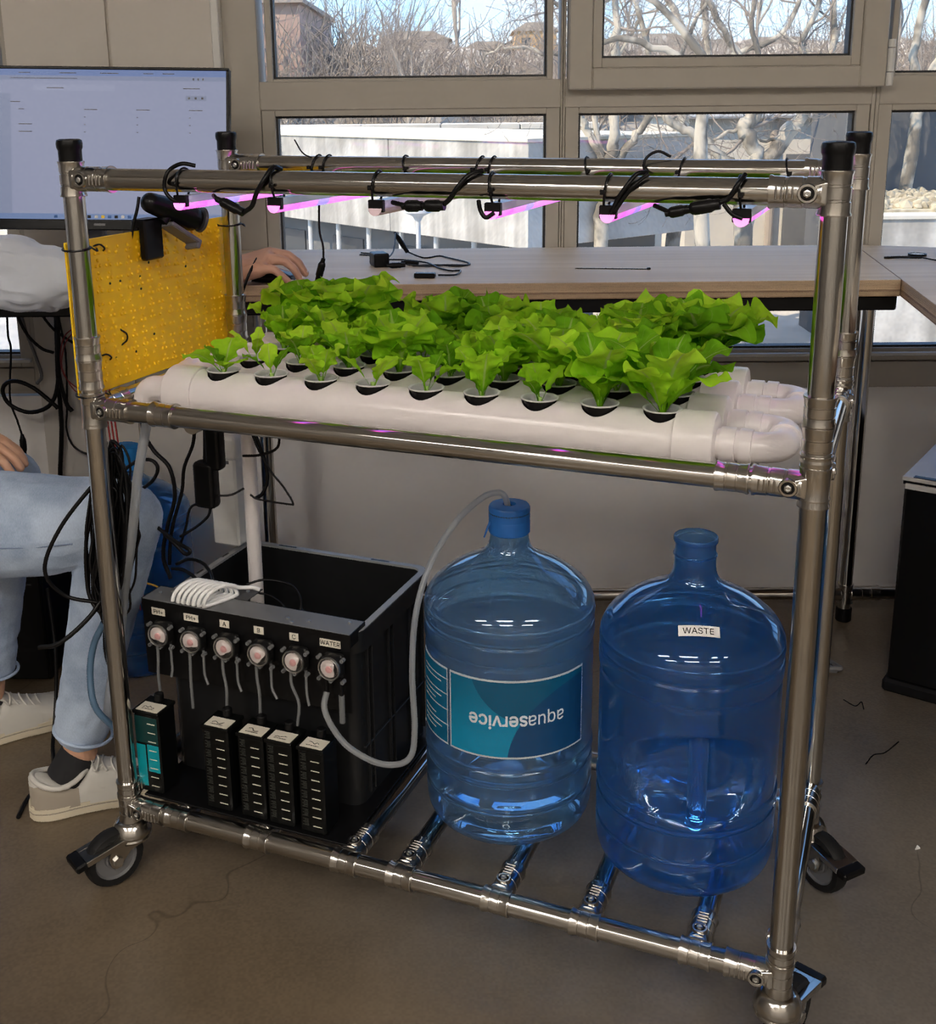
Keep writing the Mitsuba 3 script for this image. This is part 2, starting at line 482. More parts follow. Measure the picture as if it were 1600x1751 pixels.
for x in MID_BARS:
    for y, t in ((0, 1), (D, -1)):
        cp('hanger', cat([ringed((x - .02, y, ZM), X, PR + .0022, .040), mani(hull([(x - .006, y + .012 * t, ZM, .004), (x + .006, y + .012 * t, ZM, .004), (x - .006, y + .066 * t, MZ[x], .005), (x + .006, y + .066 * t, MZ[x], .005)], 12))]), 'm_joint', smooth=40)


def castor(x, y, ang, swing):
    """Swivel castor; ang: the way it trails (degrees, cart axes)."""
    k = cp('castor', cat([cyl((x, y, ZB - 0.045), (x, y, ZB - 0.012), 0.0175, 28, ch=.002), move(lathe([(0, .028), (.018, .028), (.026, .024), (.0315, .012), (.0325, .006), (.030, .001), (.0315, -.002), (.030, -.006), (0, -.006)], 36), x, y, ZB - 0.052)]), 'm_joint', smooth=40)
    M = CART @ trimesh.transformations.translation_matrix((x, y, 0)) @ trimesh.transformations.rotation_matrix(math.radians(ang), (0, 0, 1))
    R, off, w = 0.050, 0.036, 0.0125
    tyre = along(lathe([(.036, -w), (.046, -w), (.0492, -w * .6), (R, 0), (.0492, w * .6), (.046, w), (.036, w)], 44, close=True), (off, 0, R), (0, 1, 0))
    disc = along(lathe([(0, -.006), (.012, -.006), (.013, -.010), (.0165, -.010), (.018, -.005), (.033, -.0065), (.0365, -.0115), (.0365, .0115), (.033, .0065), (.018, .005), (.0165, .010), (.013, .010), (.012, .006), (0, .006)], 40), (off, 0, R), (0, 1, 0))
    part(k, 'tyre', tyre, 'm_rubber', 40, M)
    part(k, 'wheel_disc', disc, 'm_grey', 40, M)
    cheeks = []
    for s in (1, -1):
        out = [(-.024, .079), (.026, .079), (.044, .072), (.050, .060), (.047, .043), (.040, .036), (.030, .037), (.026, .046), (.012, .060), (-.020, .068)]
        cheeks.append(prism(out, s * .0165 - .0014, s * .0165 + .0014))
    yoke = [box(-.026, .030, -.0178, .0178, .076, .0805, .001)] + cheeks
    part(k, 'fork', cat(yoke), 'm_joint', 30, M)
    part(k, 'axle', cat([cyl((off, -.022, R), (off, .022, R), .0042, 14), cyl((off, -.0225, R), (off, -.0180, R), .0085, 6), cyl((off, .0180, R), (off, .0225, R), .0085, 6)]), 'm_zinc', 30, M)
    # foot brake: a sloping pressed lever with black pads
    base = V(.024, 0, .083)
    tip = V(.098, 0, .070) if swing else V(.088, 0, .074)
    d = (tip - base) / np.linalg.norm(tip - base)
    S = np.eye(4)
    S[:3, 0], S[:3, 1], S[:3, 2], S[:3, 3] = d, (0, 1, 0), np.cross(d, (0, 1, 0)), base
    lever = cat([box(0, .066, -.023, -.012, -.007, .003, .001), box(0, .066, .012, .023, -.007, .003, .001), box(-.010, .014, -.023, .023, -.007, .0025, .001), box(.050, .066, -.023, .023, -.005, .0025, .001)])
    part(k, 'brake_lever', lever, 'm_joint', 30, M @ S)
    part(k, 'brake_pad', box(.014, .050, -.012, .012, -.004, .0036, .001), 'm_black', 30, M @ S)
    part(k, 'brake_tip', box(.064, .084, -.0235, .0235, -.010, .004, .003), 'm_black', 30, M @ S)


castor(0, 0, -118, True)
castor(L, 0, 70, True)
castor(0, D, -100, False)
castor(L, D, -40, False)
# ---------------------------------------------------------------- outdoors, beyond the glass
GZ = -1.6


def concrete(p, n, uv):
    s = fbm((p.x - p.y) * 5.0, p.z * 0.9, 2.0, 4)
    g = fbm(p.x * 2.0, p.z * 3.0 + p.y, 4.0, 3)
    q = noise(p.x * 40, p.z * 40 + p.y * 40, 1.0)
    return mix((0.30, 0.29, 0.265), (0.60, 0.585, 0.545), smoothstep(0.25, 0.75, 0.6 * s + 0.4 * g)) * (0.93 + 0.12 * q)


mat('m_concrete', proc(concrete), 0.85)
mat('m_shade_grey', (0.13, 0.135, 0.14), 0.8)  # dark grey imitates shade on the recess and shed walls
mat('m_render', proc(lambda p, n, uv: mi.Color3f(0.60, 0.57, 0.50) * (0.86 + 0.26 * fbm(p.x * 3, p.z * 3, 1.0, 4))), 0.85)
mat('m_ledge', proc(lambda p, n, uv: mi.Color3f(0.74, 0.69, 0.56) * (0.78 + 0.4 * fbm(p.x * 6, p.z * 6, p.y * 6, 4))), 0.85)
mat('m_paving', proc(lambda p, n, uv: mi.Color3f(0.50, 0.49, 0.46) * (0.8 + 0.4 * fbm(p.x * 2.2, p.y * 2.2, 0.0, 4))), 0.9)
mat('m_brick', proc(lambda p, n, uv: mix((0.40, 0.27, 0.22), (0.50, 0.37, 0.31), fbm(p.x * 4, p.z * 9, 0.0, 4))), 0.9)
mat('m_bark', proc(lambda p, n, uv: mix((0.17, 0.155, 0.13), (0.50, 0.46, 0.38), smoothstep(0.38, 0.6, fbm(p.x * 7, p.y * 7, p.z * 4, 4)))), 0.85)
mat('m_twig', (0.30, 0.255, 0.215), 0.9)
mat('m_twig_pale', (0.42, 0.37, 0.31), 0.9)
mat('m_hill', proc(lambda p, n, uv: mix((0.20, 0.17, 0.135), (0.46, 0.42, 0.36), smoothstep(0.35, 0.68, fbm(p.x * 1.1, p.y * 1.1, p.z * 1.6, 5)))), 0.95)
mat('m_ochre', (0.52, 0.34, 0.17), 0.85)
mat('m_stone', (0.36, 0.31, 0.26), 0.85)
mat('m_darkglass', (0.05, 0.055, 0.06), 0.2)
mat('m_gravel', proc(lambda p, n, uv: mix((0.30, 0.26, 0.18), (0.62, 0.56, 0.42), noise(p.x * 22, p.y * 22, 0.0))), 0.95)
mat('m_post_metal', (0.55, 0.57, 0.58), 0.5)

put(structure('ground'), box(-30, 40, 1.36, 70, GZ - 0.2, GZ), 'm_paving', False)

# the concrete parapet building: a lit band over a recess coloured dark for shade, with posts
C0, AD, SD = V(1.14, 9.0, 0), V(0.637, -0.771, 0), V(0.771, 0.637, 0)
MB = np.eye(4)
MB[:3, 0], MB[:3, 1], MB[:3, 3] = AD, SD, C0       # local x runs along the lit face to its near corner, y goes back
t = thing('concrete_block', 'streaked pale concrete parapet block over a shade-coloured recess, seen through the left window', 'building')
part(t, 'parapet', cat([box(-2.2 * i - 2.19, -2.2 * i, 0, 2.4, -0.08, 0.90, 0.006) for i in range(5)]), 'm_concrete', False, MB)
part(t, 'coping', box(-11, 0.02, -0.03, 2.45, 0.90, 0.935, 0.005), 'm_ledge', False, MB)
part(t, 'recessed_wall', box(-11, -0.45, 0.45, 2.3, GZ, -0.08), 'm_shade_grey', False, MB)
for i in range(7):
    part(t, 'post', cyl((-0.35 - 0.62 * i, 0.16, GZ), (-0.35 - 0.62 * i, 0.16, -0.08), 0.03, 10), 'm_post_metal', 30, MB)
for i in range(4):
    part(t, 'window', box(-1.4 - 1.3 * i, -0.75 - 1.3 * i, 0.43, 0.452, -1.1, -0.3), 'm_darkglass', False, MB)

t = thing('terrace_wall', 'long cream stone terrace wall with pale top behind the concrete parapet', 'wall')
part(t, 'wall_face', box(-7, 2.6, 16.0, 16.6, GZ, 0.86), 'm_ledge', False)
for i in range(8):
    part(t, 'coping_stone', box(-7 + 1.2 * i, -7 + 1.2 * i + 1.185, 15.94, 16.66, 0.86, 0.95, 0.01), 'm_render', False)

t = thing('cream_building', 'sunlit cream rendered building with grey eave behind the plane trees', 'building')
part(t, 'wall_face', box(3.75, 10.5, 15.0, 19, GZ, 1.02), 'm_render', False)
part(t, 'eave', box(3.6, 10.6, 14.8, 19.1, 1.02, 1.10), 'm_stone', False)
part(t, 'gutter', cyl((3.6, 14.76, 1.05), (10.6, 14.76, 1.05), 0.045, 10), 'm_post_metal')
for x in (4.95, 6.6):
    part(t, 'downpipe', cyl((x, 14.94, GZ), (x, 14.94, 1.02), 0.06, 10), 'm_stone')
part(t, 'door', box(5.15, 5.5, 14.97, 15.01, GZ, 0.5), 'm_shade_grey', False)

t = thing('garden_wall', 'low sunlit concrete garden wall with white coping outside the right window', 'wall')
part(t, 'wall_face', box(4.35, 9.5, 9.0, 9.25, GZ, 0.17), 'm_concrete', False)
part(t, 'coping', box(4.3, 9.5, 8.97, 9.3, 0.17, 0.205, 0.004), 'm_render', False)
k = thing('gravel_bed', 'strip of yellowish gravel behind the low garden wall', 'gravel', kind='stuff')
rg = np.random.default_rng(5)
gm = trimesh.creation.box((5.2, 1.9, 0.06))
gm.apply_translation((6.95, 10.26, 0.20))
stones = [gm]
for _ in range(420):
    s = trimesh.creation.icosphere(0)
    s.apply_scale(rg.uniform(.03, .09, 3))
    s.apply_translation((rg.uniform(4.4, 8), rg.uniform(9.35, 11.1), 0.24))
    stones.append(s)
put(k, cat(stones), 'm_gravel', False)
t = thing('dark_shed', 'shed wall coloured dark grey as shade behind the gravel bed', 'building')
part(t, 'wall_face', box(4.9, 10, 11.3, 13, GZ, 1.3), 'm_shade_grey', False)
part(t, 'roof_edge', box(4.8, 10, 11.2, 13.1, 1.3, 1.38), 'm_stone', False)

t = thing('street_lamp', 'slim grey street lamp with a dish head in front of the concrete block', 'street lamp')
part(t, 'pole', cyl((0.203, 7, GZ), (0.203, 7, 0.44), 0.018, 12), 'm_post_metal')
part(t, 'lamp_head', move(lathe([(0, .05), (.05, .045), (.10, .02), (.105, .0), (.04, -.03), (.02, -.07), (0, -.07)], 24), 0.203, 7, 0.46), 'm_post_metal', 40)

t = thing('brick_building', 'reddish brick building at the left edge of the upper left pane', 'building')
part(t, 'wall_face', box(-9, -2.98, 24, 30, GZ, 3.36), 'm_brick', False)
part(t, 'roof', box(-9.2, -2.88, 23.8, 30.2, 3.36, 3.46), 'm_stone', False)
for i in range(3):
    part(t, 'window', box(-4.7 - 1.5 * i, -4.0 - 1.5 * i, 23.97, 24.01, 1.5, 2.6), 'm_darkglass', False)
HOUSES = [(-2.4, 40, 2.4, 3.42, 'm_stone', 'squat grey-brown house on the skyline behind bare branches'), (0.55, 40, 1.6, 3.05, 'm_stone', 'small brown stone house on the skyline'), (2.3, 39, 1.4, 3.6, 'm_ochre', 'small ochre house on the skyline at the right of the upper left pane'),
          (5.4, 41, 3.5, 3.3, 'm_render', 'long whitish house on the hill behind the plane trees'), (10.5, 42, 3.0, 3.2, 'm_render', 'whitish house on the hill at the far right'), (-0.5, 30, 1.2, 0.75, 'm_render', 'white box-shaped hut behind the terrace wall'), (1.3, 28, 2.6, 0.86, 'm_render', 'long white hut behind the terrace wall')]
for x, y, w, ztop, m, lab in HOUSES:
    t = thing('house', lab, 'house')
    part(t, 'wall_face', box(x, x + w, y, y + 3, GZ, ztop), m, False)
    part(t, 'roof', prism([(x - .12, ztop), (x + w + .12, ztop), (x + w * .75, ztop + .28), (x + w * .25, ztop + .28)], y - .1, y + 3.1), 'm_stone', False)
    for j in range(max(1, int(w / 0.8))):
        part(t, 'window', box(x + .2 + .75 * j, x + .5 + .75 * j, y - .02, y + .01, ztop - .65, ztop - .22), 'm_darkglass', False)

# a brush-covered slope rising behind
gx, gy = np.meshgrid(np.linspace(-24, 34, 120), np.linspace(19, 62, 90), indexing='ij')
st = np.clip((gy - 18.6) / 5, 0, 1)
hh = 2.9 * st * st * (3 - 2 * st) + 1.4 * np.clip((gy - 23) / 19, 0, 1) + 0.9 * (meshkit.fbm(np.stack([gx * .22, gy * .22, gx * 0], -1), 4, 2) - .5) + 0.9 * (meshkit.fbm(np.stack([gx * 1.3, gy * 1.3, gx * 0], -1), 3, 4) - .5)
hz_ = GZ + 0.4 + hh
idx = np.arange(gx.size).reshape(gx.shape)
q = np.stack([idx[:-1, :-1], idx[1:, :-1], idx[1:, 1:], idx[:-1, 1:]], -1).reshape(-1, 4)
put(structure('hillside'), trimesh.Trimesh(np.stack([gx, gy, hz_], -1).reshape(-1, 3), np.vstack([q[:, [0, 1, 2]], q[:, [0, 2, 3]]]), process=False), 'm_hill', True)


def limb(rg, p, d, length, r0, r1, seg, wob, up=0.0):
    pts, r = [p], [r0]
    d = d / np.linalg.norm(d)
    for i in range(seg):
        d = d + rg.normal(0, wob, 3) + V(0, 0, up)
        d = d / np.linalg.norm(d)
        p = p + d * length / seg
        pts.append(p)
        r.append(r0 + (r1 - r0) * (i + 1) / seg)
    return np.array(pts), np.array(r)


def twigs_from(rg, pts, r, n, length, depth, out, spread=0.9):
    for _ in range(n):
        i = rg.integers(len(pts) // 3, len(pts))
        d = (pts[min(i, len(pts) - 1)] - pts[max(i - 1, 0)]) if i else V(0, 0, 1)
        d = d / (np.linalg.norm(d) + 1e-9) + rg.normal(0, spread, 3) + V(0, 0, .25)
        l = length * rg.uniform(.5, 1.2)
        p2, r2 = limb(rg, pts[i], d, l, r[i] * rg.uniform(.35, .55), 0.0025, 5, .22, .04)
        out.append(sweep(p2, r2, 4 if depth < 1 else 5, False))
        if depth > 0:
            twigs_from(rg, p2, r2, n, length * .55, depth - 1, out, spread)


def plane_tree(seed, label, limbs, twig=(6, .75), knob=None):
    """limbs: lists of points (x, y, z, radius); the first is the trunk."""
    rg = np.random.default_rng(seed)
    t = thing('plane_tree', label, 'tree')
    tw = []
    for i, l in enumerate(limbs):
        a = np.array(l, float)
        s = spline(a, 6)
        s[:, :3] += rg.normal(0, .012, s[:, :3].shape)
        part(t, 'trunk' if i == 0 else 'branch', sweep(s[:, :3], s[:, 3] * (1 + rg.normal(0, .06, len(s))), 10), 'm_bark', 60)
        if i:
            twigs_from(rg, s[:, :3], s[:, 3], twig[0], twig[1], 2, tw)
    part(t, 'twigs', cat(tw), 'm_twig', True, kind='stuff')


ty = 9.5
plane_tree(1, 'pale plane tree forking low, left in the right window', [
    [(1.90, ty, GZ, .085), (1.89, ty, -.1, .075), (1.92, ty, .45, .07), (1.95, ty, .66, .075)],
    [(1.95, ty, .62, .06), (1.98, ty, .95, .052), (2.0, ty, 1.5, .045), (1.97, ty, 2.2, .03), (2.1, ty, 3.2, .012)],
    [(1.95, ty, .62, .05), (1.75, ty, .95, .04), (1.62, ty, 1.3, .035), (1.5, ty, 2.1, .02)],
    [(1.96, ty, .62, .045), (2.2, ty, .95, .036), (2.42, ty, 1.3, .03), (2.7, ty, 1.9, .02), (3.0, ty, 2.6, .01)],
    [(1.95, ty, .60, .04), (1.84, ty, .9, .03), (1.85, ty, 1.35, .026), (2.2, ty, 2.0, .014)]])
plane_tree(2, 'thick plane tree with a knobbly fork, middle of the right window', [
    [(3.25, ty, GZ, .10), (3.27, ty, -.1, .088), (3.22, ty, .35, .09), (3.26, ty, .55, .085)],
    [(3.24, ty, .50, .060), (3.02, ty, .74, .052), (2.75, ty, .93, .046), (2.45, ty, 1.15, .038), (2.3, ty, 1.7, .028), (2.0, ty, 2.6, .015)],
    [(3.25, ty, .5, .07), (3.36, ty, .74, .068), (3.22, ty, .99, .075), (3.30, ty, 1.2, .048), (3.1, ty, 1.7, .032), (2.75, ty, 2.3, .03), (2.5, ty, 3.2, .012)],
    [(3.26, ty, .95, .038), (3.42, ty, 1.4, .030), (3.25, ty, 2.0, .022), (3.4, ty, 3.0, .012)],
    [(3.22, ty, 1.0, .02), (2.95, ty, .9, .014), (2.7, ty, .72, .008)]])
plane_tree(3, 'leaning plane tree right of the knobbly fork in the right window', [
    [(3.40, ty + .6, GZ, .09), (3.45, ty + .6, .2, .08), (3.62, ty + .6, .62, .075), (3.86, ty + .6, 1.0, .085)],
    [(3.86, ty + .6, .95, .07), (3.98, ty + .6, 1.25, .050), (3.9, ty + .6, 1.8, .032), (4.3, ty + .6, 2.8, .02)],
    [(3.86, ty + .6, 1.0, .045), (4.2, ty + .6, 1.7, .035), (4.15, ty + .6, 2.7, .015)],
    [(3.84, ty + .6, .95, .02), (3.55, ty + .6, .85, .014), (3.35, ty + .6, 1.1, .008)]])
plane_tree(4, 'plane tree with crossing boughs behind the opening window sash', [
    [(3.0, 12.0, GZ, .09), (3.05, 12, .2, .08), (3.1, 12, 1.2, .07), (3.35, 12, 1.75, .062)],
    [(3.35, 12, 1.7, .048), (2.95, 12, 2.25, .040), (2.6, 12, 2.8, .030), (2.2, 12, 3.6, .02)],
    [(3.35, 12, 1.7, .042), (3.3, 12, 2.3, .036), (3.2, 12, 2.9, .028), (3.2, 12, 3.8, .02)],
    [(3.4, 12, 1.7, .036), (4.2, 12, 2.0, .030), (4.45, 12, 2.7, .022), (4.6, 12, 3.5, .015)],
    [(4.2, 12, 2.0, .03), (4.6, 12, 1.7, .02), (4.8, 12, 1.3, .012)]], twig=(6, .9))
plane_tree(5, 'slender plane tree at the far right of the upper panes', [
    [(5.35, 11.0, GZ, .08), (5.4, 11, .5, .07), (5.5, 11, 1.3, .06), (5.9, 11, 2.2, .05)],
    [(5.45, 11, 1.1, .05), (5.35, 11, 1.7, .045), (5.45, 11, 2.6, .03), (5.4, 11, 3.6, .01)],
    [(5.6, 11, 1.5, .045), (6.2, 11, 2.3, .035), (6.5, 11, 3.2, .015)]], twig=(6, .9))
plane_tree(6, 'bare tree with long thin drooping boughs across the upper left pane', [
    [(2.6, 8.0, GZ, .07), (2.55, 8, .3, .06), (2.5, 8, 1.6, .05)],
    [(2.5, 8, 1.5, .032), (1.9, 8, 1.75, .026), (1.35, 8, 1.62, .018), (.95, 8, 1.72, .011), (.7, 8, 1.6, .006)],
    [(2.5, 8, 1.6, .034), (2.0, 8, 2.1, .026), (1.4, 8, 2.0, .018), (1.0, 8, 2.25, .01)],
    [(2.5, 8, 1.6, .03), (1.7, 8, 1.45, .02), (1.2, 8, 1.42, .012)]], twig=(5, .6))

# brushwood covering the slope
rb = np.random.default_rng(31)
ms = []
for _ in range(5200):
    x, y = rb.uniform(-7, 15), 19.6 + 9 * rb.uniform() ** 1.4
    gi = int(np.clip((x + 24) / 58 * 119, 0, 119)), int(np.clip((y - 19) / 43 * 89, 0, 89))
    p2, r2 = limb(rb, V(x, y, hz_[gi] - .1), V(*rb.normal(0, .45, 2), 1), rb.uniform(.7, 2.3) * (1.35 if x < -.6 else .75), rb.uniform(.012, .022), .004, 5, .22)
    ms.append(sweep(p2, r2, 4, False))
part('hillside', 'brushwood', cat(ms), 'm_twig', True, kind='stuff')

# bare trees on the slope: three built, the rest copies of them
protos = []
for s in range(3):
    rg = np.random.default_rng(40 + s)
    tr, rr = limb(rg, V(0, 0, 0), V(0, 0, 1), 1.5, .085, .045, 5, .06)
    tw = []
    main = []
    for b in range(7):
        d = V(math.cos(b * 2.4), math.sin(b * 2.4), 1.9)
        p2, r2 = limb(rg, tr[-1 - b % 3], d, 1.7, .04, .008, 7, .14, .05)
        main.append(sweep(p2, r2, 5, False))
        twigs_from(rg, p2, r2, 6, .75, 2, tw)
    protos.append((mikit.ply(sweep(tr, rr, 7), 'm_twig_pale', 60), mikit.ply(cat(main), 'm_twig_pale', 60), mikit.ply(cat(tw), 'm_twig', True) if s else mikit.ply(cat(tw), 'm_twig_pale', True)))
rg = np.random.default_rng(9)
spots = [(x + rg.uniform(-.5, .5), y + rg.uniform(-.8, .8)) for y in (20.5, 26.5) for x in np.arange(-7 - (y - 19) * .3, 15, 3.3)]
for i, (x, y) in enumerate(spots):
    if x < -2.2 and y > 23.5:
        continue
    t = thing('bare_tree', 'leafless grey-brown tree in the thicket on the slope', 'tree', 'bare trees of the thicket on the slope')
    gi = int(np.clip((x + 24) / 58 * 119, 0, 119)), int(np.clip((y - 19) / 43 * 89, 0, 89))
    M = T().translate([float(x), float(y), float(hz_[gi]) - .15]).rotate([0, 0, 1], float(rg.uniform(0, 360))).scale([float(q) for q in rg.uniform(.85, 1.2) * V(.72, .72, 1.1)])
    for nm, pl in zip(('trunk', 'boughs', 'twigs'), protos[i % 3]):
        scene[t + '__' + nm] = {**pl, 'to_world': M}
        if nm == 'twigs':
            labels[t + '__twigs'] = {'kind': 'stuff'}
# ---------------------------------------------------------------- workbench, monitor and what lies on the bench
def ply_top(p, n, uv):
    g = fbm(p.x * 3.0, p.y * 42, 1.0, 4)
    g2 = fbm(p.x * 1.2 + 5, p.y * 9, 2.0, 3)
    return mix((0.52, 0.435, 0.33), (0.59, 0.505, 0.40), smoothstep(0.25, 0.75, 0.55 * g + 0.45 * g2))


def ply_edge(p, n, uv):
    s = p.z * 1000 / 3.7
    c = cell_rand(s, 3.0, 0.0)
    line = smoothstep(0.0, 0.12, s - dr.floor(s))
    g = noise(p.x * 60 + p.y * 60, p.z * 900, 0.0)
    return mix((0.20, 0.125, 0.075), (0.52, 0.38, 0.24), c * 0.75 + 0.25 * g) * (0.45 + 0.55 * line)


mat('m_plytop', proc(ply_top), 0.5, spec=0.4)
mat('m_plyedge', proc(ply_edge), 0.7)
TZ0, TZ1 = 0.882, 0.915
bench = thing('workbench', 'long plywood workbench top on steel pipe legs under the window', 'workbench')


def slab(t, poly):
    part(t, 'bench_top', prism(poly, TZ1 - 0.0012, TZ1, 'z'), 'm_plytop', False)
    part(t, 'plywood_edge', prism(poly, TZ0, TZ1 - 0.0012, 'z'), 'm_plyedge', False)


slab(bench, [(-2.6, 0.552), (1.4195, 0.560), (1.512, 1.118), (-2.6, 1.118)])
part(bench, 'under_frame', cat([box(-2.5, 1.42, 0.572, 0.612, 0.852, 0.882, .003), box(-2.5, 1.45, 0.94, 0.98, 0.852, 0.882, .003), box(-2.5, -2.46, .6, .96, 0.852, 0.882, .003)]), 'm_black', False)
for x in (0.083, 1.50, -1.3):
    k = part(bench, 'leg', cyl((x, 0.955, 0.025), (x, 0.955, 0.86), 0.0157, 24), 'm_steel', 40)
    part(k, 'foot', cyl((x, 0.955, 0), (x, 0.955, 0.035), 0.019, 20, ch=.002), 'm_black', 40)
    part(k, 'clamp', cat([ringed((x, 0.955, .048), Z, .0177, .05), ringed((x + .012, .955, .072), X, .0177, .07), ringed((x - .012, .955, .072), -X, .0177, .07)]), 'm_joint', 40)
part(bench, 'foot_rail', cyl((-1.3, .955, .072), (2.6, .955, .072), .0155, 24), 'm_steel', 40)

t = thing('side_bench', 'second plywood bench top running towards the viewer at the right edge', 'workbench')
d, w = V(0.165, 0.986, 0), V(0.986, -0.165, 0)
p0 = V(1.4215, 0.560, 0)
q = [p0 + d * .565, p0 - d * 1.15, p0 - d * 1.15 + w * .7, p0 + d * .43 + w * .7]
slab(t, [tuple(v[:2]) for v in q])
part(t, 'under_frame', prism([tuple((p0 + a * d + b * w)[:2]) for a, b in ((.40, .05), (-1.08, .05), (-1.08, .09), (.40, .09))], .852, .882, 'z'), 'm_black', False)
for a, b in ((-1.06, .10), (-1.06, .62), (.3, .62)):
    e = p0 + d * a + w * b
    part(t, 'leg', cyl((e[0], e[1], 0), (e[0], e[1], .86), .0157, 20), 'm_steel', 40)

# monitor
mon = thing('monitor', 'large black-framed monitor showing a pale browser page at the left', 'monitor')
MW, MH = 0.545, 0.338

tilt = math.radians(10.5)
mu, mr = V(0.018, math.sin(tilt), math.cos(tilt)), V(0.9998, 0.012, -0.018)
mu /= np.linalg.norm(mu)
mr = mr - mu * (mr @ mu)
mr /= np.linalg.norm(mr)
mn = np.cross(mu, mr)                                # towards the back
S = np.eye(4)
S[:3, 0], S[:3, 1], S[:3, 2] = mr, mn, mu
S[:3, 3] = V(0.0685, 0.745, 1.002) - mr * MW / 2
part(mon, 'back_shell', cat([box(-MW / 2, MW / 2, .004, .022, 0, MH, .002), box(-.16, .16, .02, .05, .05, .27, .01)]), 'm_black', False, S)
part(mon, 'bezel', cat([box(-MW / 2, MW / 2, -.004, .004, 0, .021, .001), box(-MW / 2, MW / 2, -.004, .004, MH - .006, MH, .001), box(-MW / 2, -MW / 2 + .006, -.004, .004, .021, MH - .006, .001), box(MW / 2 - .006, MW / 2, -.004, .004, .021, MH - .006, .001)]), 'm_black', False, S)


def glow(name, x0, x1, z0, z1, col, yy, parent=None):
    v = [(x0, yy, z0), (x1, yy, z0), (x1, yy, z1), (x0, yy, z1)]
    return part(parent or mon, name, trimesh.Trimesh(v, [(0, 1, 2), (0, 2, 3)], process=False), 'm_black', False, S, emitter={'type': 'area', 'radiance': rgb(*(V(*col) * SCREEN))})


SCREEN = 0.020
x0, x1, z0, z1 = -MW / 2 + .006, MW / 2 - .006, .021, MH - .006
scr = glow('screen', x0, x1, z0, z1, (.92, 1.0, 1.42), -.0005)
glow('tab_bar', x0, x1, z1 - .013, z1, (.50, .70, 1.35), -.0009, scr)
glow('address_bar', x0, x1, z1 - .022, z1 - .0135, (.74, .84, 1.22), -.0009, scr)
glow('task_bar', x0, x1, z0, z0 + .012, (.50, .72, 1.30), -.0009, scr)
glow('search_field', x0 + .13, x0 + .30, z1 - .044, z1 - .031, (1.0, 1.08, 1.50), -.0009, scr)
glow('side_column', x0, x0 + .082, z0 + .012, z1 - .05, (.76, .86, 1.24), -.0009, scr)
glow('button', x1 - .085, x1 - .042, z1 - .062, z1 - .052, (.72, .80, 1.12), -.0009, scr)
marks = []
rg = np.random.default_rng(11)


def dash(x, z, w, h=.0014):
    marks.append(box(x, x + w, -.0016, -.0010, z, z + h))


for x in (.10, .185, .27, .36, .40):
    dash(x0 + x, z1 - .008, rg.uniform(.02, .05))
for i in range(4):
    zz = z1 - .083 - .0155 * i
    for j, x in enumerate((.098, .235, .345, .455)):
        if i == 0 or j or i > 1:
            dash(x0 + x, zz, (.012 if not j else .028) if i == 0 else (.028 if j == 0 else .003))
dash(x0 + .082, z1 - .068, .02)
dash(x0 + .082, z1 - .019, .14, .001)
dash(x0 + .158, z1 - .039, .035)
dash(x1 - .09, z1 - .038, .035)
for i in range(3):
    dash(x1 - .08 + .014 * i, z1 - .059, .004, .004)
    dash(x1 - .07 + .010 * i, z1 - .020, .003, .004)
part(scr, 'page_marks', cat(marks), 'm_grey', False, S, kind='stuff')
icons = [('m_blue_cap', .12), ('m_black', .19), ('m_white', .205), ('m_yellow', .219), ('m_blue_cap', .233), ('m_black', .247), ('m_white', .261), ('m_blue_cap', .275)]
for m, x in icons:
    part(scr, 'icon', box(x0 + x + .05, x0 + x + .057, -.0016, -.0010, z0 + .003, z0 + .009), m, False, S)
part(mon, 'badge', box(-.012, .012, -.0046, -.0039, .008, .013), 'm_grey', False, S)
part(mon, 'stand', cat([box(-.265, -.215, .80, .825, .915, 1.16, .006), rbox(-.36, -.12, .72, .90, .9155, .926, .004)]), 'm_grey', False)


def cable(label, pts, r=.0022, m='m_black', M=None, name='cable', k=8, cat_='cable', group=None):
    t = thing(name, label, cat_, group)
    put(t, tube(pts, r, 8, k), m, 60, M)
    return t


def plug(parent, name, p, q, r, m='m_black', M=None, prof=None):
    p, q = np.asarray(p, float), np.asarray(q, float)
    l = np.linalg.norm(q - p)
    prof = prof or [(0, 0), (r * .55, 0), (r * .6, l * .16), (r * .85, l * .2), (r, l * .3), (r, l * .75), (r * .8, l * .82), (r * .8, l), (0, l)]
    part(parent, name, along(lathe(prof, 16), p, q - p), m, 40, M)


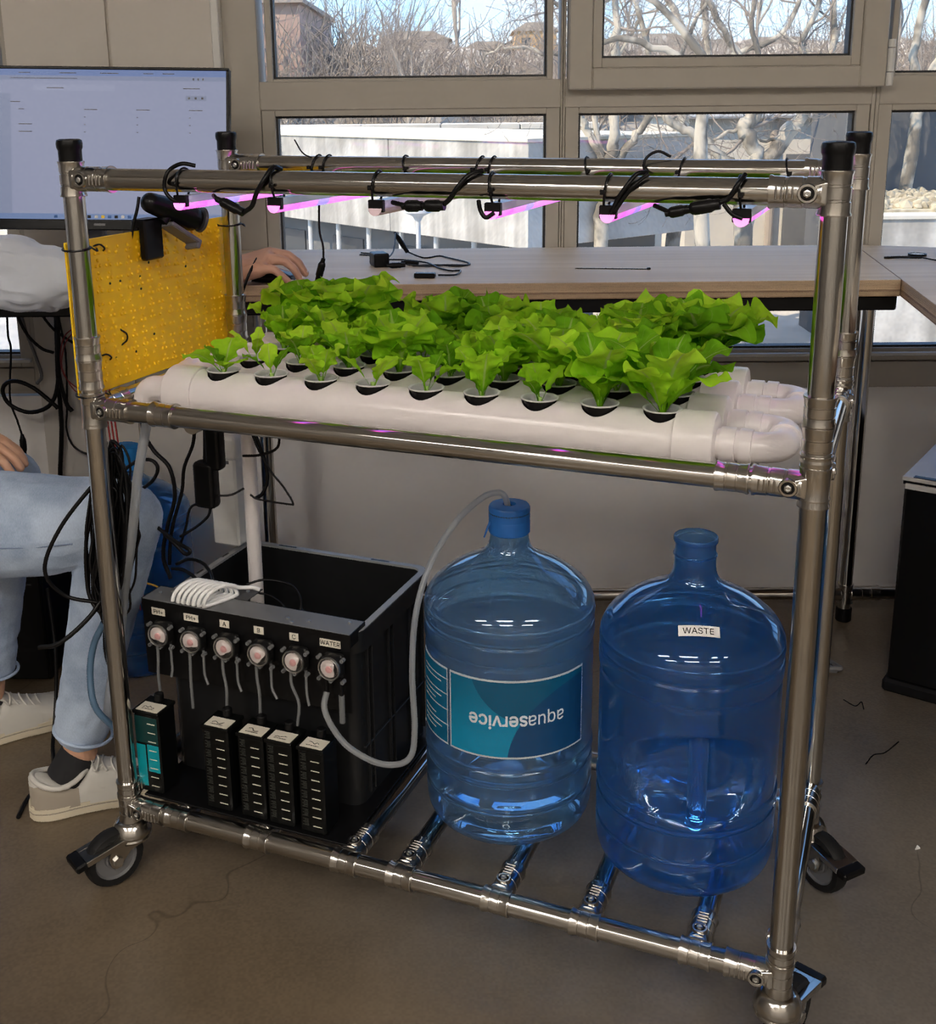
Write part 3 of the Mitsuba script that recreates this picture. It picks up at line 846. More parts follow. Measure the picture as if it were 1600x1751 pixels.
TT = TZ1 + .0003
t = thing('mouse', 'flat black computer mouse under the hand on the workbench', 'mouse')
part(t, 'body', rot(move(mani(hull([(-.03, -.014, .012, .010), (-.03, .014, .012, .010), (.035, -.016, .009, .008), (.035, .016, .009, .008), (-.005, 0, .020, .012)], 16)), .193, .60, TT - .0005), (0, 0, 1), -6, (.193, .60, 0)), 'm_black', 50, trimesh.transformations.translation_matrix((-.012, -.004, 0)))
t = thing('adapter_lead', 'tangled black adapter lead with several plugs lying on the workbench', 'cable')
for p in (
    [(.392, .86, TT + .01), (.402, .92, TT + .02), (.402, 1.0, TT + .045), (.400, 1.02, TT + .05)],
    [(.430, .98, TT + .01), (.47, .93, TT + .002), (.505, .96, TT + .002), (.53, .92, TT + .002), (.575, .83, TT + .002), (.55, .79, TT + .002), (.50, .81, TT + .002), (.45, .80, TT + .002)],
    [(.392, .845, TT + .01), (.43, .88, TT + .004), (.48, .84, TT + .003), (.51, .76, TT + .002), (.535, .72, TT + .002), (.555, .72, TT + .002), (.545, .655, TT + .003), (.51, .645, TT + .004)],
    [(.44, .79, TT + .006), (.48, .79, TT + .002), (.52, .80, TT + .003), (.57, .80, TT + .002)]):
    part(t, 'cord', tube(p, .0018, 7), 'm_black', 60)
part(t, 'adapter', rot(rbox(.362, .396, .79, .84, TT, TT + .030, .004), (0, 0, 1), 18, (.38, .81, 0)), 'm_black', 40)
plug(t, 'inline_connector', (.400, 1.02, TT + .05), (.430, .98, TT + .01), .006)
plug(t, 'barrel_plug', (.395, .775, TT + .006), (.435, .785, TT + .006), .006)
plug(t, 'barrel_plug', (.425, .83, TT + .006), (.462, .815, TT + .006), .0055)
part(t, 'usb_plug', rot(box(.462, .505, .628, .648, TT, TT + .010, .002), (0, 0, 1), -8, (.48, .64, 0)), 'm_black', 30)
cable('short black folded cable tie lying near the window on the workbench', [(.318, 1.03, TT + .002), (.345, 1.01, TT + .002), (.349, .995, TT + .002), (.345, .985, TT + .002), (.318, .995, TT + .002)], .0016, name='cable_tie', cat_='cable tie')
t = thing('cable_tie', 'straight black cable tie lying flat in the middle of the workbench', 'cable tie')
part(t, 'strap', box(.799, .950, .7465, .7495, TT, TT + .0014), 'm_black', False, trimesh.transformations.rotation_matrix(-.13, (0, 0, 1), (.8, .748, 0)))
part(t, 'head', move(box(.948, .955, .7435, .7520, TT, TT + .004, .0008), 0, -.021, 0), 'm_black', False)
t = thing('loupe', 'small round glass with dark rim lying on the side bench', 'loupe')
part(t, 'rim', move(lathe([(.016, 0), (.020, 0), (.020, .005), (.016, .005)], 28, close=True), 1.583, .905, TT), 'm_black', 40)
part(t, 'glass_disc', move(lathe([(0, .002), (.016, .002), (.016, .004), (0, .004)], 28), 1.583, .905, TT), 'm_white', 40)
t = thing('cable_tie', 'black cable tie with a lead lying beside the small round glass on the side bench', 'cable tie')
part(t, 'strap', tube([(1.494, .862, TT + .002), (1.53, .862, TT + .003), (1.572, .852, TT + .003)], .0026, 8), 'm_black', 60)
part(t, 'lead', tube([(1.572, .852, TT + .003), (1.60, .80, TT + .002), (1.68, .74, TT + .002)], .0015, 8), 'm_black', 60)

# the black cabinet at the right edge
t = thing('cabinet', 'black cabinet with a pale sloping lid standing on the floor at the right edge', 'cabinet')
u, w = V(.82, -.57, 0), V(.57, .82, 0)
S2 = np.eye(4)
S2[:3, 0], S2[:3, 1], S2[:3, 3] = u, w, V(1.478, .604, 0)
part(t, 'body', box(0.002, .52, 0.002, .40, .028, .478, .006), 'm_black', False, S2)
part(t, 'base', box(-.006, .53, -.006, .40, 0, .030, .006), 'm_black_matte', False, S2)
part(t, 'lid', box(-.002, .53, -.004, .40, .486, .495, .002), 'm_white', False, S2)
part(t, 'lid_seam', box(0, .52, 0, .40, .478, .487), 'm_black', False, S2)
part(t, 'hinge_plate', box(.02, .14, -.002, .012, .494, .4965), 'm_black', False, S2)
part(t, 'lid_edge', box(.006, .42, -.008, -.002, .470, .482, .001), 'm_white', False, S2)
t = thing('metal_bracket', 'grey triangular metal bracket lying on the floor behind the right post', 'bracket')
part(t, 'plate', prism([(1.33, .74), (1.355, .80), (1.405, .70), (1.40, .682), (1.33, .69)], .0, .004, 'z'), 'm_grey', False)
part(t, 'flange', tube([(1.355, .80, .010), (1.404, .695, .010), (1.398, .684, .010), (1.33, .690, .010)], .006, 6, 3), 'm_grey', 30)
cable('thin dark wire scrap lying on the floor at the right', [(1.339, .3135, .002), (1.365, .345, .002), (1.39, .352, .003), (1.4317, .3923, .002)], .0011, name='wire_scrap', cat_='wire')
cable('little crumpled wire on the floor in front of the black cabinet', [(1.375, .56, .002), (1.39, .53, .004), (1.41, .55, .002), (1.405, .52, .002)], .001, name='wire_scrap', cat_='wire')
t = thing('paper_scrap', 'tiny folded paper scrap on the floor beside the left castor', 'paper')
put(t, prism([(.012, .125), (.030, .130), (.026, .142), (.009, .136)], .0005, .004, 'z'), 'm_paper', False)
t = thing('paper_scrap', 'tiny white paper crumb on the dark floor left of the seated person\'s leg', 'paper')
put(t, prism([(-.218, .58), (-.205, .587), (-.208, .597)], .0005, .004, 'z'), 'm_paper', False)
t = thing('paper_scrap', 'tiny pale paper crumb on the floor right of the cart', 'paper')
put(t, prism([(1.335, .052), (1.345, .055), (1.343, .063)], .0005, .003, 'z'), 'm_paper', False)
# ---------------------------------------------------------------- the growing pipes
PZ, PY0, PDY, PRR, HX0, HDX = 0.838, 0.065, 0.0885, 0.036, 0.1935, 0.0825
PY = [PY0 + PDY * i for i in range(4)]
PX0, PX1 = 0.103, 0.925
hyd = thing('growing_pipes', 'four white plastic growing pipes joined by elbows on the cart', 'hydroponic pipes')


def hp(name, mesh, m='m_pvc', smooth=40, **kw):
    return part(hyd, name, mesh, m, smooth, CART, **kw)


for r_ in range(4):
    y = PY[r_]
    pipe = tomani(cyl((PX0 + .004, y, PZ), (PX1 - .004, y, PZ), PRR, 64))
    pipe -= tomani(cyl((PX0 - .1, y, PZ), (PX1 + .1, y, PZ), PRR - .003, 64))
    for i in range(9):
        pipe -= m3.Manifold.cylinder(.2, .0242, .0242, 40).translate((HX0 + HDX * i, y, PZ))
    k = hp('channel_pipe', mani(pipe), smooth=30)
    for x, s in ((PX0, 1), (PX1, -1)):
        part(k, 'pipe_cap', along(lathe([(0, 0), (.030, 0), (.038, .0015), (.0400, .004), (.0400, .050), (.0392, .0515), (.0362, .0515)], 56), (x, y, PZ), X * s), 'm_pvc', 40, CART)


def elbow_run(pts, fillet=.028):
    """A polyline with rounded corners."""
    p = [np.asarray(q, float) for q in pts]
    out = [p[0]]
    for a, b, c in zip(p, p[1:], p[2:]):
        u, v = (a - b) / np.linalg.norm(a - b), (c - b) / np.linalg.norm(c - b)
        s, e = b + u * fillet, b + v * fillet
        o = b + (u + v) * fillet
        for t in np.linspace(0, math.pi / 2, 9):
            out.append(o - v * fillet * math.cos(t) - u * fillet * math.sin(t))
    out.append(p[-1])
    return np.array(out)


RO = 0.0195
for a, b, x, s in ((0, 1, PX1, 1), (2, 3, PX1, 1), (1, 2, PX0, -1)):
    e_ = .078 if s > 0 else .054
    run = elbow_run([(x, PY[a], PZ), (x + s * e_, PY[a], PZ), (x + s * e_, PY[b], PZ), (x, PY[b], PZ)])
    k = hp('u_bend', sweep(run, RO, 28))
    for y in (PY[a], PY[b]):
        part(k, 'collar', along(lathe([(RO, 0), (RO + .003, .0005), (RO + .003, .019), (RO, .0195)], 36), (x + s * .004, y, PZ), X * s), 'm_pvc', 40, CART)
        part(k, 'collar', along(lathe([(RO, 0), (RO + .0028, .0005), (RO + .0028, .016), (RO, .0165)], 36), (x + s * (.0275 if s > 0 else .006), y, PZ), X * s), 'm_pvc', 40, CART)
    ym = (PY[a] + PY[b]) / 2
    part(k, 'collar', along(lathe([(RO, 0), (RO + .003, .0008), (RO + .003, .0092), (RO, .010)], 36), (x + s * e_, ym - .005, PZ), Y), 'm_pvc', 40, CART)
k = hp('drain_elbow', sweep(elbow_run([(PX0, PY[0], PZ), (.049, PY[0], PZ), (.049, PY[0], PZ - .045)], .022), RO, 28))
part(k, 'collar', along(lathe([(RO, 0), (RO + .003, .0005), (RO + .003, .016), (RO, .0165)], 36), (PX0 - .001, PY[0], PZ), -X), 'm_pvc', 40, CART)
k = hp('inlet_elbow', sweep(elbow_run([(PX0, PY[3], PZ), (.049, PY[3], PZ), (.049, PY[3], PZ - .045)], .022), RO, 28))
part(k, 'collar', along(lathe([(RO, 0), (RO + .003, .0005), (RO + .003, .016), (RO, .0165)], 36), (PX0 - .001, PY[3], PZ), -X), 'm_pvc', 40, CART)

ORD = ['first', 'second', 'third', 'fourth', 'fifth', 'sixth', 'seventh', 'eighth', 'ninth']
ROW = ['front', 'second', 'third', 'rear']
scene['m_netcup_rim'] = {'type': 'principledthin', 'base_color': rgb(.80, .80, .80), 'roughness': .35, 'diff_trans': .9}
cup_body = lathe([(.0225, .001), (.0218, -.006), (.0185, -.030), (.0165, -.034), (0, -.034)], 24)
cup_rim = lathe([(.0218, .0012), (.0252, .0022), (.0255, .0036), (.0246, .0042), (.0222, .0030), (.0208, -.0035), (.0208, -.008)], 28)
sponge = lathe([(.0205, -.007), (.012, -.005), (.006, -.0045), (0, -.0045)], 16)
ZCUP = PZ + PRR
for r_ in range(4):
    for i in range(9):
        M = CART @ trimesh.transformations.translation_matrix((HX0 + HDX * i, PY[r_], ZCUP + .0005))
        t = thing('net_cup', f'black planting cup with pale rim, {ORD[i]} from the left in the {ROW[r_]} pipe', 'cup', 'planting cups in the growing pipes')
        part(t, 'cup_body', cup_body, 'm_black', 40, M)
        part(t, 'cup_rim', cup_rim, 'm_netcup_rim', 40, M)
        part(t, 'sponge', sponge, 'm_black_matte', 40, M)


# ---------------------------------------------------------------- lettuces
def leaf_color(c0, c1):
    def fn(p, n, uv):
        u, v = uv.x, dr.abs(uv.y - 0.5) * 2
        mid = 1 - smoothstep(0.02, 0.07 + 0.10 * (1 - u), v)
        s = dr.abs((u * 6.0 - v * 2.6) - dr.floor(u * 6.0 - v * 2.6) - 0.5) * 2
        side = (1 - smoothstep(0.0, 0.16, s)) * 0.45 * (1 - smoothstep(0.6, 1.0, v))
        b = fbm(p.x * 60, p.y * 60, p.z * 60, 3)
        col = mix(c0, c1, smoothstep(0.25, 0.75, 0.55 * b + 0.45 * u))
        return mix(col, (0.42, 0.62, 0.16), dr.clip(mid * 0.75 + side * 0.6, 0, 1))
    return fn


for i, (c0, c1) in enumerate([((.16, .44, .010), (.38, .72, .028)), ((.26, .58, .014), (.50, .84, .045)), ((.07, .25, .008), (.19, .47, .016))]):
    scene[f'm_leaf_{i}'] = {'type': 'principledthin', 'base_color': proc(leaf_color(c0, c1)), 'roughness': .34, 'diff_trans': .95, 'eta': 1.35}


def leaf_mesh(rg, l, w, t0, t1, ruffle, pet=.28, cup=.25, twist=0.0):
    """A lettuce leaf: midrib bending from angle t0 to t1 off the vertical, a petiole widening to a lobed, ruffled blade."""
    nu, nv = 34, 13
    u = np.linspace(0, 1, nu)
    ang = t0 + (t1 - t0) * u ** 1.7
    ds = l / (nu - 1)
    mx, mz = np.concatenate([[0], np.cumsum(np.sin(ang[:-1]) * ds)]), np.concatenate([[0], np.cumsum(np.cos(ang[:-1]) * ds)])
    v = np.linspace(-1, 1, nv)
    s = np.clip((u - pet * .5) / (1 - pet * .5), 0, 1)
    W = .06 + .94 * np.sin(np.pi * np.clip(s, 0, 1) ** 1.15 * .93) ** .85
    W[s <= 0] = .06
    W = np.minimum(W, np.sqrt(np.clip((1.02 - u) / .22, 0, 1)) + .02) * w / 2
    ph = rg.uniform(0, 6.28, 4)
    U, Vv = np.meshgrid(u, v, indexing='ij')
    lobe = 1 + .17 * np.sin(U * 19 + ph[0] * np.sign(Vv)) * np.abs(Vv) ** 2 + .06 * np.sin(U * 37 + ph[1]) * np.abs(Vv) ** 3
    side = Vv * W[:, None] * lobe
    edge = np.abs(Vv) ** 1.8
    f = ruffle * w * (np.sin(U * 14 + ph[2] + np.sign(Vv) * 1.3) * .45 + np.sin(U * 31 + ph[3] - np.sign(Vv)) * .40) * edge * np.clip(s * 3, 0, 1)[:, None]
    f = f + cup * Vv ** 2 * W[:, None] * (1 - .5 * U)
    na = ang + math.pi / 2
    nx, nz = -np.cos(ang), np.sin(ang)                # the upper face looks inward and up
    P = np.stack([mx[:, None] + nx[:, None] * f, side, mz[:, None] + nz[:, None] * f], -1)
    tip = U ** 2 * twist
    y2 = P[..., 1] * np.cos(tip) - f * np.sin(tip)
    P[..., 1] = y2 + twist * .1 * l * U ** 2
    idx = np.arange(nu * nv).reshape(nu, nv)
    q = np.stack([idx[:-1, :-1], idx[1:, :-1], idx[1:, 1:], idx[:-1, 1:]], -1).reshape(-1, 4)
    return P.reshape(-1, 3), np.vstack([q[:, [0, 1, 2]], q[:, [0, 2, 3]]]), np.stack([U, Vv * .5 + .5], -1).reshape(-1, 2)


def lettuce(r_, i, h, n, spread, wide, label, tone=0, seed=0, skew=(0, 0), az0=None):
    rg = np.random.default_rng(1000 + r_ * 50 + i + seed * 997)
    t = thing('lettuce', label, 'lettuce', 'lettuces growing in the pipes')
    base = V(HX0 + HDX * i, PY[r_], ZCUP - .004)
    a0 = rg.uniform(0, 6.28) if az0 is None else az0
    for j in range(n):
        az = a0 + j * 2.399
        inner = j / max(1, n - 1)                     # 0 outer .. 1 inner
        young = h < .058
        l = h * rg.uniform(.92, 1.12) * (1.08 - .20 * inner) * (1 + .18 * spread)
        t0 = math.radians((14 if young else 5) + (22 if young else 26) * spread * (1 - inner * .8) + rg.uniform(-6, 6))
        t1 = math.radians(18 + 78 * spread * (1 - inner * .65) + rg.uniform(-14, 14))
        w = l * wide * rg.uniform(.85, 1.15)
        P, F, uv = leaf_mesh(rg, l, w, t0, t1, .17 if h > .055 else .09, .26 if h > .058 else .55, rg.uniform(.1, .45), rg.uniform(-.5, .5))
        c, s = math.cos(az), math.sin(az)
        Q = np.stack([P[:, 0] * c - P[:, 1] * s, P[:, 0] * s + P[:, 1] * c, P[:, 2]], -1)
        Q[:, :2] += np.asarray(skew) * (Q[:, 2:3] / h) ** 1.5
        Q[:, :2] += np.array([c, s]) * .0025
        k = fresh(t + '__leaf')
        put(k, trimesh.Trimesh(c2r(Q + base), F, process=False), f'm_leaf_{(tone + (0, 1, 0, 2)[int(rg.integers(0, 4))]) % 3}', True, uv=uv)
    st = [tube([(0, 0, -.003), (math.cos(a) * .0015, math.sin(a) * .0015, h * .16)], .0022, 7) for a in (0, 2.1, 4.2)]
    part(t, 'stem', cat(st), 'm_stem', 60, CART @ trimesh.transformations.translation_matrix(base))


mat('m_stem', (.34, .52, .14), .5)
SIZES = {
    0: [(.050, 4, 1.3, .85), (.050, 3, .7, .60), (.057, 5, .8, .58), (.052, 3, .9, .55), (.057, 4, 1.0, .52), (.064, 5, .6, .55), (.050, 4, .8, .62), (.094, 7, .65, .66), (.094, 10, 1.35, .52)],
    1: [(.052, 3, .6, .35), (.058, 5, .8, .65), (.068, 6, .8, .7), (.090, 8, .75, .95), (.060, 6, .8, .7), (.076, 7, .9, .85), (.096, 8, .75, .9), (.050, 5, .9, .7), (.060, 6, .9, .65)],
    2: [(.072, 6, .8, .8), (.082, 7, .75, .85), (.066, 6, .9, .8), (.055, 5, .8, .65), (.060, 6, .8, .7), (.084, 7, .85, .9), (.072, 7, .8, .8), (.094, 8, .8, .9), (.060, 6, .9, .7)],
    3: [(.098, 8, .75, .86), (.104, 8, .70, 1.0), (.045, 5, .8, .55), (.090, 8, .75, .9), (.086, 8, .8, .95), (.084, 8, .8, .95), (.066, 7, .8, .8), (.096, 9, .8, .98), (.104, 11, 1.05, 1.0)]}
for r_ in range(4):
    for i in range(9):
        h, n, sp, wd = SIZES[r_][i]
        size = 'tiny' if h < .048 else 'small' if h < .058 else 'medium' if h < .08 else 'big leafy'
        lettuce(r_, i, h, n, sp, wd, f'{size} green lettuce, {ORD[i]} from the left in the {ROW[r_]} pipe', tone=(0, 1, 0, 0)[r_] if h < .08 else (2 if (i + r_) % 3 == 0 else 0))

# ---------------------------------------------------------------- grow lights under the top rails
LENS = .16
LX = (.195, .344, .493, .652, .797, .952)
mat('m_alu', (.72, .72, .74), .35, .6)
mat('m_lens_off', (.78, .62, .68), .35)
for i, x in enumerate(LX):
    t = thing('grow_light', f'slim pink glowing plant lamp bar under the top rails, {ORD[i]} from the left' if i != 2 else 'slim plant lamp bar under the top rails that is not lit, third from the left', 'plant lamp', 'plant lamp bars')
    z = 1.131
    y0, y1 = -.018, D + .016
    part(t, 'lamp_housing', prism([(x - .0095, z - .001), (x + .0095, z - .001), (x + .0085, z + .0085), (x - .0085, z + .0085)], y0 + .004, y1 - .004, 'y'), 'm_alu', 30, CART)
    for yy in (y0, y1 - .007):
        part(t, 'end_plug', box(x - .0105, x + .0105, yy, yy + .008, z - .006, z + .0095, .001), 'm_black', False, CART)
    arc = [(x - .0092, z - .001)] + [(x - .0092 * math.cos(a), z - .001 - .0098 * math.sin(a)) for a in np.linspace(0.15, math.pi - .15, 9)] + [(x + .0092, z - .001)]
    seg = [(y0 - .002, y0 + .055, (1.0, .06, .62)), (y0 + .055, y0 + .105, (.62, .10, 1.0)), (y0 + .105, y0 + .14, (.16, .12, 1.0)), (y0 + .14, y0 + .22, (1.0, .10, .75)), (y0 + .22, y0 + .30, (.62, .10, 1.0)), (y0 + .30, y1 + .002, (1.0, .06, .62))]
    for a, b, col in seg:
        e = {} if i == 2 else {'emitter': {'type': 'area', 'radiance': rgb(*(V(*col) * (LENS if i != 4 else LENS * .6)))}}
        part(t, 'lamp_lens', prism(arc, a, b, 'y'), 'm_lens_off', False, CART, **e)


def tie(x, y, label, low=None, tail=None, tilt=0.0, r=PR + .002):
    """A cable tie round a rail; low: how far it hangs below the rail's middle to hold a lamp."""
    t = thing('cable_tie', label, 'cable tie', 'cable ties on the top rails')
    a = np.linspace(0, 2 * math.pi, 28)
    yy, zz = r * np.cos(a), r * np.sin(a)
    if low:
        zz = np.where(zz < 0, zz * low / r, zz)
        yy = np.where(zz < 0, yy * (1 - .25 * np.clip(-zz / low, 0, 1)), yy)
    pts = np.stack([x + tilt * zz, y + yy, ZT + zz], -1)
    ms = [sweep(pts, .0015, 6), box(x - .003 - tilt * r, x + .003 - tilt * r, y - r - .004, y - r + .001, ZT - .006, ZT, .0006)]
    if tail is not None:
        ms.append(tube([pts[2], *tail], .0012, 6))
    put(t, cat(ms), 'm_black', 40, CART)


for i, x in enumerate(LX):
    n = ORD[i]
    tie(x - .004, 0, f'black cable tie on the front top rail holding the {n} lamp from left', .034, None, .12 * (-1) ** i)
    tie(x + .004, D, f'black cable tie on the rear top rail holding the {n} lamp from left', .030, None, .2 * (-1) ** i)
for x, lab in ((.178, 'with a long stray tail'), (.475, 'left of the middle')):
    tie(x, D, f'extra black cable tie {lab} on the rear top rail', None, [(x - .012, D - .02, 1.178), (x - .03, D - .02, 1.202)] if x < .2 else None, .3)


def rail_lead(label, paths, plugs):
    t = thing('lamp_lead', label, 'cable', 'lamp leads along the top rail')
    for p, r in paths:
        part(t, 'cord', tube(p, r, 8), 'm_black', 60, CART)
    for p, q, r in plugs:
        plug(t, 'inline_connector', p, q, r, M=CART)


rail_lead('black lamp lead looping over the front top rail above the webcam', [([(.204, .012, 1.179), (.189, 0, 1.182), (.180, -.019, 1.172), (.174, -.021, 1.151), (.184, -.021, 1.136), (.198, -.008, 1.127)], .0028)], [])
rail_lead('black lamp lead with inline connector hanging right of the webcam', [([(.298, -.0205, 1.120), (.312, -.021, 1.129), (.320, -.021, 1.146), (.332, -.021, 1.163), (.338, -.006, 1.179), (.340, .012, 1.176)], .0032), ([(.24, -.002, 1.140), (.257, -.0205, 1.137)], .003)], [((.257, -.0205, 1.137), (.298, -.0205, 1.120), .0072)])
rail_lead('black lamp lead with knobbly inline connector in the middle of the front top rail', [([(.586, -.0205, 1.136), (.597, -.021, 1.144), (.609, -.021, 1.160), (.621, -.014, 1.174), (.633, 0, 1.178)], .0032), ([(.512, -.006, 1.137), (.536, -.0205, 1.135)], .003)], [((.532, -.0205, 1.134), (.560, -.0205, 1.135), .0075), ((.558, -.0205, 1.135), (.590, -.0205, 1.136), .0075)])
rail_lead('black lamp lead with long inline connector at the right of the front top rail', [([(.924, -.0205, 1.146), (.937, -.021, 1.152), (.947, -.021, 1.168), (.952, -.006, 1.178)], .0030), ([(.850, -.006, 1.141), (.871, -.0205, 1.135)], .0028), ([(.932, -.021, 1.146), (.942, -.021, 1.135), (.954, -.021, 1.130)], .0026)], [((.866, -.0205, 1.133), (.892, -.0205, 1.139), .0065), ((.888, -.0215, 1.138), (.928, -.0215, 1.146), .0080)])
rail_lead('black lamp lead rising over the front top rail from the fifth lamp', [([(.802, -.0205, 1.132), (.810, -.021, 1.149), (.820, -.021, 1.164), (.829, -.012, 1.177), (.839, 0, 1.179)], .0028), ([(.806, -.0205, 1.134), (.818, -.021, 1.152), (.830, -.021, 1.166), (.842, -.010, 1.177)], .0026)], [])
rail_lead('short black lamp lead curling under the front top rail at the fourth lamp', [([(.632, -.012, 1.142), (.638, -.021, 1.131), (.645, -.021, 1.123), (.656, -.020, 1.129)], .0028)], [])
rail_lead('thin black lead looping above the rear top rail', [([(.758, .382, 1.147), (.748, .381, 1.163), (.752, .384, 1.178), (.767, .392, 1.186), (.784, .400, 1.178)], .0022)], [])
t = thing('hanging_lead', 'thin black lead with a barrel plug hanging behind the left end of the plants', 'cable')
part(t, 'cord', tube([(.170, .424, 1.150), (.170, .424, 1.121), (.167, .424, 1.050), (.173, .424, 1.019), (.173, .424, .997)], .0018, 8), 'm_black', 60, CART)
plug(t, 'barrel_plug', (.173, .424, .997), (.160, .424, .957), .0066, M=CART)

# ---------------------------------------------------------------- yellow perforated panel and webcam
yp = thing('yellow_panel', 'bright yellow perforated plastic panel tied between the left posts', 'panel')
XP = -.0215
part(yp, 'sheet', box(XP - .003, XP, -.004, .428, .828, 1.066, .0008), 'm_yellow', False, CART)
bumps = []
rg = np.random.default_rng(3)
for i in range(17):
    for j in range(11):
        y, z = .014 + .0250 * i, .846 + .0198 * j + (.002 * math.sin(i))
        m = []
        for a in (90, 210, 330):
            c, s = math.cos(math.radians(a)), math.sin(math.radians(a))
            if rg.uniform() < .88:
                b = trimesh.creation.icosphere(1, .0024)
                b.apply_scale((.9, 1, 1.25))
                b.apply_translation((XP + .0009, y + .0056 * c, z + .0056 * s))
                m.append(b)
        bumps += m
part(yp, 'peg_bosses', cat(bumps), 'm_yellow', 40, CART, kind='stuff')
for i in range(26):
    y, z = .014 + .0250 * rg.integers(0, 17), .846 + .0198 * rg.integers(0, 11)
    part(yp, 'peg_hole', along(lathe([(0, 0), (.0022, 0), (.0022, .0006), (0, .0006)], 8), (XP - .0001, y, z + .008), X), 'm_black_matte', 30, CART)
for (x, y), z, lab in (((0, 0), 1.058, 'round the front left post at the panel top'), ((0, D), 1.054, 'round the rear left post at the panel top'), ((0, 0), .838, 'round the front left post below the panel')):
    t = thing('cable_tie', f'black cable tie {lab}', 'cable tie')
    a = np.linspace(0, 2 * math.pi, 26)
    put(t, cat([sweep(np.stack([x - .004 + (PR + .0062) * np.cos(a), y + (PR + .0022) * np.sin(a), z + .002 * np.sin(a)], -1), .0016, 6), tube([(x + .012, y + .014, z), (x + .012, y + .026, z - .006), (x + .004, y + .034, z - .003)], .0013, 6)]), 'm_black', 40, CART)
for y0, z0 in ((.058, 1.050), (.075, .905), (.052, .880)):
    t = thing('cable_tie', {.058: 'black cable tie threaded through the yellow panel at its top left', .075: 'curved black cable tie end poking through the lower yellow panel', .052: 'short black cable tie end in the lower left corner of the yellow panel'}[y0], 'cable tie')
    put(t, tube([(XP - .001, y0, z0 + .004), (XP + .006, y0 + .008, z0 + .006), (XP + .006, y0 + .018, z0 - .001), (XP - .001, y0 + .022, z0 - .006)] if y0 != .075 else [(XP - .001, y0 + .03, z0 + .012), (XP + .006, y0 + .036, z0 + .004), (XP + .006, y0 + .036, z0 - .006), (XP - .001, y0 + .03, z0 - .014)], .0014, 6), 'm_black', 40, CART)

wc = thing('webcam', 'black webcam clipped on the top edge of the yellow panel', 'webcam')
WB = V(.0, .195, 1.085)
body = hull([(-.006, .186, 1.109, .0165), (-.002, .205, 1.104, .0165), (.008, .262, 1.081, .0225), (.009, .268, 1.079, .0225)], 24)
part(wc, 'camera_body', mani(body), 'm_black', 40, CART)
ld = V(.45, .85, -.28)
ld /= np.linalg.norm(ld)
lc = V(.009, .268, 1.079) + ld * .0205
part(wc, 'lens_ring', along(lathe([(0, 0), (.0205, 0), (.0215, .004), (.0195, .006), (.0125, .0045), (.0115, .0005), (0, .0005)], 32), lc - ld * .002, ld), 'm_darkgrey', 40, CART)
part(wc, 'lens', along(lathe([(.0105, .001), (.008, .004), (.004, .0056), (0, .006)], 24), lc - ld * .002, ld), 'm_black', 40, CART)
part(wc, 'clip', cat([box(XP + .002, XP + .016, .165, .212, 1.018, 1.082, .003), box(XP - .012, XP - .004, .170, .207, 1.035, 1.082, .002), box(XP - .012, XP + .016, .165, .212, 1.070, 1.084, .003)]), 'm_black', False, CART)
S3 = np.eye(4)
ax = V(.25, .80, -.55)
ax /= np.linalg.norm(ax)
bx = np.cross(V(1, 0, 0), ax)
bx /= np.linalg.norm(bx)
S3[:3, 0], S3[:3, 1], S3[:3, 2], S3[:3, 3] = ax, np.cross(bx, ax), bx, V(.004, .208, 1.073)
part(wc, 'clip_arm', cat([box(0, .066, -.016, .016, -.003, .005, .002), box(.060, .068, -.016, .016, -.011, .005, .002)]), 'm_grey', False, CART @ S3)
part(wc, 'stalk', cyl((.0, .205, 1.076), (.006, .222, 1.093), .008, 16), 'm_black', 40, CART)
part(wc, 'cord', tube([(-.012, .165, 1.12), (-.014, .16, 1.10), (-.022, .155, 1.07), (-.026, .15, 1.03)], .0025, 8), 'm_black', 60, CART)
# ---------------------------------------------------------------- crate, dosing pump board, bottles of nutrient
BZ = ZB + PR                                        # top of the lower bars
t = thing('base_board', 'flat black board lying on the lower bars under the crate', 'board')
put(t, box(.022, .400, .012, .392, BZ + .0003, BZ + .0040, .0008), 'm_black', False, CART)
BZ1 = BZ + .0043
crate = thing('crate', 'open dark grey plastic crate standing on the left of the lower bars', 'crate')
x0, x1, y0, y1, z1 = .010, .388, .096, .384, .463


def rrect(x0, x1, y0, y1, r):
    import shapely.geometry as sg
    return sg.box(x0 + r, y0 + r, x1 - r, y1 - r).buffer(r, 6)


def ext(shape, z0, z1):
    m = trimesh.creation.extrude_polygon(shape, z1 - z0, engine='earcut')
    m.apply_translation((0, 0, z0))
    return m


o, i = rrect(x0 + .010, x1 - .010, y0 + .010, y1 - .010, .022), rrect(x0 + .013, x1 - .013, y0 + .013, y1 - .013, .019)
part(crate, 'wall_shell', cat([ext(o.difference(i), BZ1, z1 - .004), ext(o, BZ1, BZ1 + .004)]), 'm_crate', 30, CART)
rim = rrect(x0, x1, y0, y1, .026).difference(i)
part(crate, 'rim_top', ext(rrect(x0 + .0015, x1 - .0015, y0 + .0015, y1 - .0015, .025).difference(i), z1 - .0045, z1), 'm_rim_sheen', 30, CART)
mat('m_rim_sheen', (.24, .245, .25), .32)  # lip lighter than the crate: window reflection put into its colour
part(crate, 'rim', cat([ext(rrect(x0, x1, y0, y1, .026).difference(rrect(x0 + .003, x1 - .003, y0 + .003, y1 - .003, .024)), z1 - .036, z1 - .0012)]), 'm_crate', 30, CART)
for yy in (.135, .150, .215, .230, .30, .315, .352):
    part(crate, 'rib', box(x1 - .0105, x1 - .0045, yy, yy + .004, BZ1 + .012, z1 - .036, .001), 'm_crate', False, CART)
